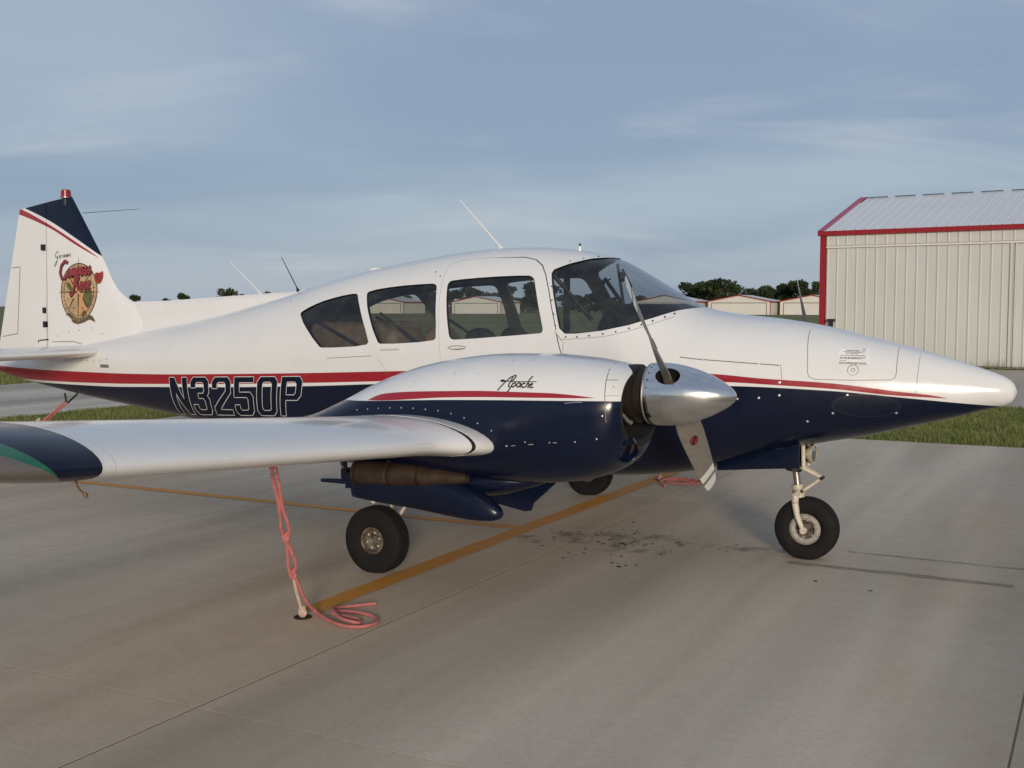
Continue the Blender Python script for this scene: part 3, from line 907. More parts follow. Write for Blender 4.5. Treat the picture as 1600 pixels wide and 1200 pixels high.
# ---- window outlines in the side view (x, z)
W1 = [(-4.079, 1.686), (-4.05, 1.723), (-3.887, 1.791), (-3.691, 1.837), (-3.519, 1.862), (-3.478, 1.84), (-3.29, 1.49), (-3.318, 1.447), (-3.767, 1.42), (-3.812, 1.435)]
W2 = [(-3.400, 1.845), (-3.375, 1.881), (-3.113, 1.914), (-2.794, 1.931), (-2.738, 1.926), (-2.714, 1.896), (-2.655, 1.528), (-2.69, 1.492), (-3.169, 1.460), (-3.215, 1.481)]
W3 = [(-2.622, 1.885), (-2.626, 1.936), (-2.589, 1.955), (-2.273, 1.976), (-1.958, 1.984), (-1.914, 1.971), (-1.884, 1.936), (-1.77, 1.613), (-1.768, 1.568), (-1.807, 1.560), (-2.486, 1.505), (-2.535, 1.514), (-2.553, 1.558)]
WS = [(-1.777, 1.996), (-1.769, 2.025), (-1.673, 2.067), (-1.544, 2.106), (-1.476, 2.114), (-1.434, 2.116), (-1.42, 2.30), (-.60, 2.30), (-.715, 1.80), (-.75, 1.748), (-.792, 1.741), (-.849, 1.728),
      (-.985, 1.675), (-1.133, 1.626), (-1.322, 1.585), (-1.509, 1.563), (-1.595, 1.562), (-1.64, 1.600), (-1.687, 1.75)]
DOOR = [(-2.60, 2.108), (-2.525, 2.117), (-2.325, 2.124), (-2.053, 2.122), (-1.945, 2.1), (-1.871, 2.055), (-1.816, 1.983), (-1.758, 1.865), (-1.685, 1.659), (-1.642, 1.5), (-1.615, 1.419), (-1.575, 1.2), (-1.55, 1.03),
        (-2.56, 1.03), (-2.612, 1.318), (-2.678, 1.895), (-2.69, 2.07)]
W1, W2, W3 = (chaikin(w_, 1) for w_ in (W1, W2, W3))

fus = loft_obj('fuselage', FUS, 150, 96, PAINT)
irows = []
for x in np.linspace(-4.15, -.80, 18):
    zt, zb, zc, w, nu, nl = [float(a_) for a_ in FUS.par(x)]
    irows.append((x, zt - .03, .985, max(zc, 1.2), w - .03, nu, 4.0))
INN = Loft(irows)
inn = loft_obj('cutter', INN, 2, 72, None, xs=np.linspace(-4.15, -.80, 40))
boolean(fus, inn, 'DIFFERENCE'); drop(inn)
cut = prism([W1, W2, W3, WS], -1.2, 1.2)
boolean(fus, cut, 'DIFFERENCE'); drop(cut)
# door gap
def offset_poly(p, d):
    n = len(p); o_ = []
    ar = sum(p[i][0] * p[(i + 1) % n][1] - p[(i + 1) % n][0] * p[i][1] for i in range(n))
    sg = 1 if ar > 0 else -1
    for i in range(n):
        a_, b_, c_ = (Vector(p[(i + k) % n]) for k in (-1, 0, 1))
        t1, t2 = (b_ - a_).normalized(), (c_ - b_).normalized()
        n1, n2 = Vector((t1.y, -t1.x)) * sg, Vector((t2.y, -t2.x)) * sg
        m_ = (n1 + n2); m_ = m_ / max(m_.length_squared / 2, .3)
        o_.append(tuple(b_ + m_ * d))
    return o_
do, di = offset_poly(DOOR, .0032), offset_poly(DOOR, -.0032)
for i_, (x, z) in enumerate(DOOR):      # the rear edge fits tighter than the front one
    if x < -2.3: do[i_] = tuple(Vector(DOOR[i_]).lerp(Vector(do[i_]), .22)); di[i_] = tuple(Vector(DOOR[i_]).lerp(Vector(di[i_]), .22))
n = len(DOOR); q = MB()
q.add([(x, -.85, z) for x, z in do] + [(x, -.85, z) for x, z in di] + [(x, -.25, z) for x, z in do] + [(x, -.25, z) for x, z in di],
      [f_ for i in range(n) for j in [(i + 1) % n] for f_ in ((i, j, n + j, n + i), (2 * n + i, 3 * n + i, 3 * n + j, 2 * n + j), (i, 2 * n + i, 2 * n + j, j), (n + i, n + j, 3 * n + j, 3 * n + i))])
cut = mesh('cutter', q.v, q.f); fix_normals(cut)
boolean(fus, cut, 'DIFFERENCE'); drop(cut)
def split_islands(o, test):
    """moves the faces of islands whose centre passes test into a new object"""
    bm = bmesh.new(); bm.from_mesh(o.data); seen = set(); pick = []
    for f0 in bm.faces:
        if f0.index in seen: continue
        st = [f0]; seen.add(f0.index); isl = []
        while st:
            f_ = st.pop(); isl.append(f_)
            for e in f_.edges:
                for g_ in e.link_faces:
                    if g_.index not in seen: seen.add(g_.index); st.append(g_)
        vs = {v_ for f_ in isl for v_ in f_.verts}
        c = sum((v_.co for v_ in vs), Vector()) / len(vs)
        xs = [v_.co.x for v_ in vs]
        if test(c, min(xs), max(xs)): pick += isl
    idx = {f_.index for f_ in pick}
    bm2 = bm.copy(); bm2.faces.ensure_lookup_table(); bm.faces.ensure_lookup_table()
    bmesh.ops.delete(bm2, geom=[f_ for f_ in bm2.faces if f_.index not in idx], context='FACES')
    bmesh.ops.delete(bm, geom=[f_ for f_ in bm.faces if f_.index in idx], context='FACES')
    bm.to_mesh(o.data); bm.free()
    me = bpy.data.meshes.new('part'); bm2.to_mesh(me); bm2.free()
    return me
dme = split_islands(fus, lambda c, a_, b_: a_ > -2.72 and b_ < -1.5 and c.y < -.2)
door = bpy.data.objects.new('cabin_door', dme); link(door)
for o in (fus, door):
    o.data.materials.clear()
    for m_ in (PAINT, M_CABIN, M_SEAL): o.data.materials.append(m_)
    skin = analytic_normals(o, FUS)
    Cn, Fn = face_arrays(o.data)
    near = (np.abs(FUS.G(Cn[:, 0], Cn[:, 1], Cn[:, 2])) < .17) & (np.abs(Fn[:, 1]) < .75) & (Cn[:, 0] > -4.12) & (Cn[:, 0] < -.7)
    lin = (Cn[:, 0] > -4.2) & (Cn[:, 0] < -.75) & (Cn[:, 2] > .9)
    o.data.polygons.foreach_set('material_index', np.where(skin, 0, np.where(near, 2, np.where(lin, 1, 0))).astype(np.int32))
    paint_attr(o, fus_paint)
    o.parent = AIR

def patch(name, poly, y0, y1, off, mat, parent):
    o = loft_obj(name, FUS, 2, 96, mat, off=off, xs=np.linspace(-4.3, -.55, 76))
    c = prism([poly], y0, y1); boolean(o, c, 'INTERSECT'); drop(c)
    C, FN = face_arrays(o.data)
    badm = (FUS.G(C[:, 0], C[:, 1], C[:, 2]) < -.09 - off) | (np.abs((np.nan_to_num(FUS.nrm(C[:, 0], C[:, 1], C[:, 2])) * FN).sum(1)) < .7)
    bm = bmesh.new(); bm.from_mesh(o.data); bm.faces.ensure_lookup_table(); bad = [bm.faces[i] for i in np.nonzero(badm)[0]]
    bmesh.ops.delete(bm, geom=bad, context='FACES'); bm.to_mesh(o.data); bm.free()
    o.data.materials.clear(); o.data.materials.append(mat)
    analytic_normals(o, FUS, .2, off)
    o.parent = parent; return o
og = lambda p: offset_poly(p, .012)
patch('window_pane', og(W3), -1, -.2, .010, M_GLASS, door)
patch('side_window', og(W2), -1, -.2, .010, M_GLASS, AIR)
patch('side_window', og(W1), -1, -.2, .010, M_GLASS_R, AIR)
for w_, m_ in ((W3, M_GLASS), (W2, M_GLASS), (W1, M_GLASS_R)):
    patch('side_window', og(w_), .2, 1, .010, m_, AIR)
patch('windshield', [p for p in og(WS)], -1, 1, .008, M_GLASS_W, AIR)

# ---- decals on a curved skin
def on_surf_many(surf, xz, off):
    xz = np.asarray(xz, float); x, z = xz[:, 0], xz[:, 1]
    p = np.stack([x, surf.side(x, z), z], 1)
    n_ = np.nan_to_num(surf.nrm(p[:, 0], p[:, 1] * .9999 + surf.y0 * .0001, p[:, 2]))
    n_[np.linalg.norm(n_, axis=1) < .5] = (0, -1, 0)
    return p + n_ * off
def on_surf(surf, x, z, off): return on_surf_many(surf, [(x, z)], off)[0]
def resample(p, step, closed=False):
    o_ = []; m = len(p) if closed else len(p) - 1
    for i in range(m):
        a_, b_ = np.array(p[i], float), np.array(p[(i + 1) % len(p)], float)
        k = max(1, int(np.ceil(np.linalg.norm(b_ - a_) / step)))
        for j in range(k): o_.append(tuple(a_ + (b_ - a_) * j / k))
    if not closed: o_.append(tuple(p[-1]))
    return o_
def ribbon(q, surf, p, w, off, closed=False, step=.03):
    p = resample(p, step, closed); n = len(p); L0 = []; 
    ww = w if callable(w) else (lambda t: w)
    for i in range(n):
        a_ = np.array(p[(i - 1) % n] if (closed or i > 0) else p[0]); b_ = np.array(p[(i + 1) % n] if (closed or i < n - 1) else p[-1])
        t = b_ - a_; t = t / max(np.linalg.norm(t), 1e-9); nn = np.array([-t[1], t[0]]); h = ww(i / max(1, n - 1)) / 2
        for s_ in (1, -1):
            L0.append(np.array(p[i]) + nn * h * s_)
    f = [(2 * i, 2 * i + 1, 2 * ((i + 1) % n) + 1, 2 * ((i + 1) % n)) for i in range(n if closed else n - 1)]
    q.add(on_surf_many(surf, L0, off).tolist(), f)
def fill(q, surf, contours, off, step=.03):
    """flat fill of closed contours (first outer, rest holes), laid on the skin"""
    pts = []; edges = []
    for c in contours:
        c = resample(c, step, True); b0 = len(pts); pts += [Vector(p) for p in c]
        edges += [(b0 + i, b0 + (i + 1) % len(c)) for i in range(len(c))]
    xs = [p.x for p in pts]; zs = [p.y for p in pts]
    x = min(xs) + step / 2
    while x < max(xs):
        z = min(zs) + step / 2
        while z < max(zs):
            pts.append(Vector((x, z))); z += step
        x += step
    r_ = geometry.delaunay_2d_cdt(pts, edges, [], 0, 1e-5)
    def inside(p):
        ins = False
        for c in contours:
            for i in range(len(c)):
                (x1, z1), (x2, z2) = c[i], c[(i + 1) % len(c)]
                if (z1 > p.y) != (z2 > p.y) and p.x < (x2 - x1) * (p.y - z1) / (z2 - z1) + x1: ins = not ins
        return ins
    vs = r_[0]; fs = [f_ for f_ in r_[2] if inside(sum((vs[i] for i in f_), Vector((0, 0))) / len(f_))]
    q.add(on_surf_many(surf, [tuple(p) for p in vs], off).tolist(), fs)
def out_normals(o):
    """decals face outward (to -y side)"""
    me = o.data
    bm = bmesh.new(); bm.from_mesh(me)
    bmesh.ops.delete(bm, geom=[v for v in bm.verts if not v.link_faces], context='VERTS')
    for f_ in bm.faces:
        if f_.normal.y > 0: f_.normal_flip()
    bm.to_mesh(me); bm.free(); me.shade_smooth(); return o
def dots(q, surf, pts, r_, off):
    for x, z in pts:
        n = 8; c = on_surf(surf, x, z, off + .0015)
        rim = on_surf_many(surf, [(x + r_ * math.cos(2 * math.pi * k / n), z + r_ * math.sin(2 * math.pi * k / n)) for k in range(n)], off)
        q.add([tuple(c)] + rim.tolist(), [(0, 1 + k, 1 + (k + 1) % n) for k in range(n)])
def along(p, step): return resample(p, step)

# registration
def o8(x0, x1, z0, z1, cx, cz): return [(x0, z0 + cz), (x0, z1 - cz), (x0 + cx, z1), (x1 - cx, z1), (x1, z1 - cz), (x1, z0 + cz), (x1 - cx, z0), (x0 + cx, z0)]
GL = {'N': [[(0, 0), (0, 1), (.30, 1), (.70, .42), (.70, 1), (1, 1), (1, 0), (.70, 0), (.30, .58), (.30, 0)]],
      '3': [[(0, .72), (0, .88), (.16, 1), (.84, 1), (1, .88), (1, .6), (.90, .51), (1, .42), (1, .12), (.84, 0), (.16, 0), (0, .12), (0, .28), (.28, .28), (.28, .19), (.35, .14), (.65, .14), (.72, .19), (.72, .38), (.64, .44), (.38, .44), (.38, .58), (.64, .58), (.72, .63), (.72, .81), (.65, .86), (.35, .86), (.28, .81), (.28, .72)]],
      '2': [[(0, .70), (0, .88), (.16, 1), (.84, 1), (1, .88), (1, .58), (.34, .15), (1, .15), (1, 0), (0, 0), (0, .2), (.72, .64), (.72, .81), (.65, .86), (.35, .86), (.28, .81), (.28, .70)]],
      '5': [[(0, 1), (1, 1), (1, .85), (.28, .85), (.28, .61), (.84, .61), (1, .49), (1, .12), (.84, 0), (.16, 0), (0, .12), (0, .28), (.28, .28), (.28, .19), (.35, .14), (.65, .14), (.72, .19), (.72, .42), (.65, .47), (0, .47)]],
      '0': [o8(0, 1, 0, 1, .16, .12), o8(.28, .72, .14, .86, .07, .05)],
      'P': [[(0, 0), (0, 1), (.84, 1), (1, .88), (1, .52), (.84, .40), (.28, .40), (.28, 0)], [(.28, .54), (.28, .86), (.65, .86), (.72, .81), (.72, .59), (.65, .54)]]}
TL, BL, TR, BR = (np.array(p) for p in ((-5.632, 1.119), (-5.650, .775), (-3.968, 1.187), (-4.055, .852)))
def bil(u, v): return tuple((BL * (1 - u) + BR * u) * (1 - v) + (TL * (1 - u) + TR * u) * v)
qf, qo = MB(), MB()
cw = 1 / (6 + 5 * .17)
for i, ch in enumerate('N3250P'):
    u0 = i * cw * 1.17
    cs_ = [[bil(u0 + x * cw, z) for x, z in c] for c in GL[ch]]
    fill(qf, FUS, cs_, .0022)
    for c in cs_: ribbon(qo, FUS, c, .0060, .0042, True)
out_normals(qf.build('registration_number', simple('registration_navy', (.003, .006, .020), .4, 0, .1, 9, 0, 0, .25), fus))
out_normals(qo.build('registration_outline', simple('registration_white', (.60, .59, .56), .4), fus))

# panel seams, latches, screws on the fuselage
M_SEAM = simple('seam_shadow', (.16, .145, .125), .6)
M_SCREW = simple('dark_screw', (.09, .085, .08), .45, .6)
M_SCREWB = simple('bright_screw', (.62, .61, .58), .35, .5)
q = MB()
NP = [(.043, 1.60), (.060, 1.50), (.073, 1.415), (.082, 1.32), (.092, 1.296), (.124, 1.281), (.351, 1.278), (.587, 1.284), (.612, 1.30), (.616, 1.33), (.612, 1.42), (.605, 1.485)]
ribbon(q, FUS, NP, .0035, .0012)
ribbon(q, FUS, [(-.757, 1.412), (-.656, 1.401), (-.377, 1.384), (-.089, 1.367)], .006, .0012)
ribbon(q, FUS, [(-.089, 1.367), (-.080, 1.31), (-.074, 1.255)], .003, .0012)
ribbon(q, FUS, [(.74, 1.45), (.742, 1.35), (.74, 1.25), (.735, 1.18)], .0025, .0012)
ribbon(q, FUS, [(-1.61, 1.52), (-1.30, 1.545), (-1.13, 1.585), (-.98, 1.633), (-.85, 1.685)], .0025, .0012)
ribbon(q, FUS, [(-3.72, 1.34), (-3.267, 1.37)], .004, .0012)
ribbon(q, FUS, [(-3.20, 1.35), (-3.12, 1.26), (-3.10, 1.19)], .0022, .0012)
ribbon(q, FUS, [(-7.43, 1.22), (-7.43, 1.05)], .003, .0012)
ribbon(q, FUS, [(-1.60, 1.42), (-1.605, 1.50), (-1.585, 1.50)], .003, .0012)
OV = [(.44 + .205 * math.cos(t), 1.115 + .072 * math.sin(t)) for t in np.linspace(0, 2 * math.pi, 40, endpoint=False)]
out_normals(q.build('panel_seam', M_SEAM, fus, kind='stuff'))
q = MB(); ribbon(q, FUS, OV, .006, .0036, True)
out_normals(q.build('cover_rim', simple('cover_rim_navy', (.010, .015, .034), .3), fus))
q = MB(); fill(q, FUS, [OV], .003, .04)
out_normals(q.build('access_cover', simple('dull_navy_cover', (.0040, .0072, .0210), .36, 0, .1, 9, 0, 0, .34), fus))
wsd = [(-1.715, 1.99), (-1.722, 1.90), (-1.70, 1.80), (-1.672, 1.70), (-1.65, 1.62), (-1.585, 1.540), (-1.50, 1.541), (-1.41, 1.551), (-1.31, 1.563), (-1.22, 1.58), (-1.13, 1.603), (-1.05, 1.63), (-.98, 1.655), (-.91, 1.682), (-.86, 1.705)]
wsd = [(x - .022 if i < 5 else x, z) for i, (x, z) in enumerate(wsd)]
q = MB(); dots(q, FUS, wsd, .007, .0015)
dots(q, FUS, [(-1.60, 2.105), (-1.68, 2.086), (-1.52, 2.121)], .005, .0015)
dots(q, FUS, [(-4.28, 1.80), (-2.72, 1.985), (-2.78, 2.02)], .006, .0015)
dots(q, FUS, [(-7.05, 1.245), (-6.95, 1.235), (-6.85, 1.235), (-6.75, 1.235), (-6.65, 1.24), (-6.55, 1.255)], .006, .0015)
out_normals(q.build('dark_screws', M_SCREW, fus, kind='stuff'))
q = MB(); dots(q, FUS, [(-.60, 1.395), (-.37, 1.378), (-.23, 1.372), (-.10, 1.362), (-.09, 1.255), (-.09, 1.17), (-.22, 1.15), (-.36, 1.14), (-.50, 1.15), (.33, 1.18), (.5, 1.06), (.24, 1.06), (.62, 1.07), (.08, 1.0)], .008, .0015)
out_normals(q.build('bright_screws', M_SCREWB, fus, kind='stuff'))
# data placard and fuel cap on the nose
q = MB(); fill(q, FUS, [[(.25, 1.478), (.44, 1.479), (.453, 1.372), (.263, 1.381)]], .0018)
out_normals(q.build('placard', simple('placard_white', (.74, .72, .70), .5), fus))
q = MB()
for z, a_, b_ in [(1.468, .30, .38), (1.459, .285, .395), (1.450, .30, .375), (1.437, .273, .418), (1.424, .268, .425), (1.418, .268, .40), (1.405, .268, .312), (1.392, .268, .43), (1.386, .268, .435)]:
    x = a_
    rr = random.Random(int(z * 1000))
    while x < b_:
        w = rr.uniform(.006, .020); ribbon(q, FUS, [(x, z + (x - .25) * -.03), (min(x + w, b_), z + (x + w - .25) * -.03)], .0036, .0032); x += w + .004
out_normals(q.build('placard_lettering', M_BLACK, fus))
q = MB(); c0 = (.357, 1.343)
ribbon(q, FUS, [(c0[0] + .033 * math.cos(t), c0[1] + .033 * math.sin(t)) for t in np.linspace(0, 2 * math.pi, 24, endpoint=False)], .004, .002, True)
ribbon(q, FUS, [(c0[0] + .011 * math.cos(t), c0[1] + .011 * math.sin(t)) for t in np.linspace(0, 2 * math.pi, 16, endpoint=False)], .004, .002, True)
out_normals(q.build('nose_latch', M_GREYMET, fus))
q = MB(); fill(q, FUS, [[(-6.64, 1.205), (-6.51, 1.205), (-6.51, 1.175), (-6.64, 1.175)]], .002)
out_normals(q.build('vent_grille', M_GREYMET, fus))
# door handle and assist handle
q = MB(); p = [on_surf(FUS, x, z, .014) for x, z in [(-2.50, 1.447), (-2.46, 1.449), (-2.41, 1.450)]]
q.tube(p, [.012, .011, .007], 8); out_normals(q.build('door_handle', M_WHITEP, door))
q = MB(); ribbon(q, FUS, [(-2.555, 1.446), (-2.52, 1.460), (-2.47, 1.463), (-2.40, 1.458), (-2.395, 1.448), (-2.42, 1.440), (-2.47, 1.434), (-2.52, 1.436)], .004, .002, True)
dots(q, FUS, [(-2.505, 1.448)], .011, .003)
out_normals(q.build('handle_plate', M_SCREW, door))
q = MB(); q.tube([on_surf(FUS, x, z, .02) for x, z in [(-3.16, 1.427), (-3.08, 1.430), (-2.99, 1.433)]], .010, 8)
out_normals(q.build('assist_handle', M_WHITEP, fus))
q = MB(); q.tube([on_surf(FUS, x, z, .006) for x, z in [(-1.66, 1.585), (-1.60, 1.52)]], .016, 8); q.build('door_hinge', M_WHITEP, fus)

# ---- cabin interior
def rbox(name, c, s_, mat, parent, r_=.05, rot=(0, 0, 0), seg=3):
    bm = bmesh.new(); bmesh.ops.create_cube(bm, size=1)
    bmesh.ops.scale(bm, vec=s_, verts=bm.verts)
    bmesh.ops.bevel(bm, geom=list(bm.edges), offset=r_, segments=seg, profile=.5, affect='EDGES')
    bmesh.ops.rotate(bm, verts=bm.verts, matrix=Matrix.Rotation(rot[1], 3, 'Y') @ Matrix.Rotation(rot[0], 3, 'X') @ Matrix.Rotation(rot[2], 3, 'Z'))
    bmesh.ops.translate(bm, verts=bm.verts, vec=c)
    me = bpy.data.meshes.new(name); bm.to_mesh(me); bm.free(); me.materials.append(mat); me.shade_smooth(); me.set_sharp_from_angle(angle=R(40))
    return link(bpy.data.objects.new(name, me), parent)
def squadric(name, c, s_, mat, parent, tilt=0.0, e=2.7):
    n1_, n2_ = 20, 28; v = []; f = []
    def pw(a_): return math.copysign(abs(a_) ** (2 / e), a_)
    for i in range(n1_ + 1):
        p = -math.pi / 2 + math.pi * i / n1_
        for k in range(n2_):
            t = 2 * math.pi * k / n2_
            x, y, z = s_[0] / 2 * pw(math.cos(p)) * pw(math.cos(t)), s_[1] / 2 * pw(math.cos(p)) * pw(math.sin(t)), s_[2] / 2 * pw(math.sin(p))
            v.append((c[0] + x * math.cos(tilt) + z * math.sin(tilt), c[1] + y, c[2] - x * math.sin(tilt) + z * math.cos(tilt)))
    for i in range(n1_):
        for k in range(n2_): f.append((i * n2_ + k, i * n2_ + (k + 1) % n2_, (i + 1) * n2_ + (k + 1) % n2_, (i + 1) * n2_ + k))
    return mesh(name, v, f, mat, parent, True)
M_SEATB = simple('dark_upholstery', (.020, .018, .019), .85, 0, .3, 30)
M_SEATT = simple('tan_upholstery', (.16, .115, .075), .85, 0, .25, 30)
for y_ in (-.28, .28):
    st = rbox('front_seat', (-2.22, y_, 1.12), (.50, .46, .16), M_SEATB, AIR, .05)
    squadric('backrest', (-2.42, y_, 1.335), (.16, .47, .52), M_SEATB, st, R(-12))
    s2 = rbox('rear_seat', (-3.05, y_, 1.12), (.48, .50, .16), M_SEATT, AIR, .05)
    squadric('backrest', (-3.12, y_, 1.33), (.17, .50, .52), M_SEATT, s2, R(-14), 3.2)
rbox('baggage_shelf', (-3.72, 0, 1.34), (.62, .84, .58), simple('tan_lining', (.17, .125, .085), .9, 0, .3, 12), AIR, .08)
grow = []
for x in np.linspace(-1.40, -.82, 8):
    zt, zb, zc, w, nu, nl = [float(a_) for a_ in FUS.par(x)]
    grow.append((x, min(zt - .035, 1.775), 1.10, zc, w - .045, nu, 3))
loft_obj('glareshield', Loft(grow), 2, 48, simple('glareshield_black', (.010, .010, .011), .85), AIR, xs=np.linspace(-1.40, -.82, 14))
q = MB()
for s_ in (-1, 1):
    q.tube([(-1.74, s_ * .46, 1.975), (-1.47, s_ * .40, 1.66)], .016, 8)
    q.tube([(-3.95, s_ * .46, 1.66), (-3.40, s_ * .50, 1.42)], .014, 8)
    q.tube([(-3.28, s_ * .44, 1.70), (-2.88, s_ * .48, 1.46)], .013, 8)
q.tube([(-1.44, 0, 2.07), (-1.38, 0, 1.72)], .012, 8)
q.tube([(-1.40, 0, 2.03), (-1.28, -.12, 1.90)], .010, 8)
q.build('cabin_frame_tube', M_BLACK, AIR)
q = MB(); q.box(-2.33, -2.25, .535, .560, 1.35, 2.02); q.box(-2.14, -2.09, .535, .56, 1.4, 2.02); q.build('cabin_post', M_CABIN, AIR, smooth=False)
q = MB(); q.lathe([(-.02, .0), (-.02, .036), (.012, .040), (.02, .03), (.02, 0)], (-1.40, -.02, 1.975), (-.8, -.45, 0), 20); q.build('magnetic_compass', M_BLACK, AIR)
q = MB(); q.lathe([(0, 0), (0, .035), (.012, .035), (.012, 0)], (-1.79, .500, 1.935), (0, -1, 0), 20); q.tube([(-1.77, .49, 1.945), (-1.70, .49, 1.975)], .006, 6); q.build('window_vent', M_BLACK, AIR)
rbox('control_yoke', (-1.50, -.27, 1.46), (.03, .30, .05), M_BLACK, AIR, .012)

# ---- wings
def wing_ring(ay, sy, grow_=0.0, nc=26, cl=None):
    xle, xte, zle, u, q_ = [float(a_) for a_ in wing_par(ay)]
    cs_ = [.5 - .5 * math.cos(math.pi * i / nc) for i in range(nc + 1)]
    if cl: cs_ = [c * cl for c in cs_]
    up, lo = [], []
    for c in cs_:
        a_, b_ = [float(t) for t in wing_z(ay, np.float64(c))]
        x = xle - c * (xle - xte); m_ = (a_ + b_) / 2
        up.append((x + (grow_ if c < .02 else 0), sy * ay, a_ + grow_ * min(1, c * 12))); lo.append((x + (grow_ if c < .02 else 0), sy * ay, b_ - grow_ * min(1, c * 12)))
    return up + lo[::-1][:-1] if not cl else up[::-1] + lo[1:]
def wing_piece(name, ys, sy, mat, parent, paint=plain, grow_=0.0):
    v, f = loft_vf([wing_ring(float(y_), sy, grow_) for y_ in ys])
    o = mesh(name, v, f, mat, parent, True, angle=40); fix_normals(o); return paint_attr(o, paint)
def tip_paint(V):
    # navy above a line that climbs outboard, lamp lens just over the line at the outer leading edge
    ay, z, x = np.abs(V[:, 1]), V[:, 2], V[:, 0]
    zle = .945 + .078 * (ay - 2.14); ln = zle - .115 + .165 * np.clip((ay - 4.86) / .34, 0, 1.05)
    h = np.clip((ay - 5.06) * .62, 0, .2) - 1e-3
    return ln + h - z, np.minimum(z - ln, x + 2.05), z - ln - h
for sy in (-1, 1):
    wg = wing_piece('wing', np.linspace(2.302, 4.852, 30), sy, PAINT, AIR)
    wing_piece('root_seal', [2.2765, 2.3005], sy, M_BLACK, wg, grow_=-.003)
    tp = 4.956 + .69 * np.sin(np.linspace(0, 1, 26) * math.pi / 2)
    wing_piece('wing_tip', np.concatenate([[4.858, 4.9], tp]), sy, PAINT_TIP_SHADED if sy < 0 else PAINT, wg, tip_paint)
    wing_piece('tip_pinstripe', [4.8525, 4.8575], sy, M_WHITEP, wg, grow_=.0012)
    for ys_ in (2.80, 4.795): wing_piece('skin_seam', [ys_, ys_ + .0025], sy, simple('skin_lap', (.47, .455, .43), .4), wg, grow_=.0006)
    wing_piece('root_fairing', np.linspace(.30, 2.275, 24), sy, PAINT, wg)
    q = MB()
    c0 = Vector((-2.03, sy * 3.24, .915)); 
    q.tube([c0 + Vector((.022 * math.cos(t), 0, -.018 + .022 * math.sin(t))) for t in np.linspace(0, 2 * math.pi, 13)], .004, 6, False)
    q.build('tie_down_ring', M_GREYMET, wg)
    q = MB(); q.tube([(-1.62, sy * 4.86, 1.105), (-1.60, sy * 4.86, 1.07), (-1.575, sy * 4.855, 1.052)], .0045, 6); q.tube([(-1.575, sy * 4.855, 1.055), (-1.565, sy * 4.853, 1.040)], .008, 6)
    q.build('vent_tube', M_BRASS, wg)
    q = MB(); q.tube([(-1.98, sy * 2.72, .885), (-1.97, sy * 2.72, .862), (-1.955, sy * 2.72, .852)], .005, 6); q.build('fuel_drain', M_BRASS, wg)

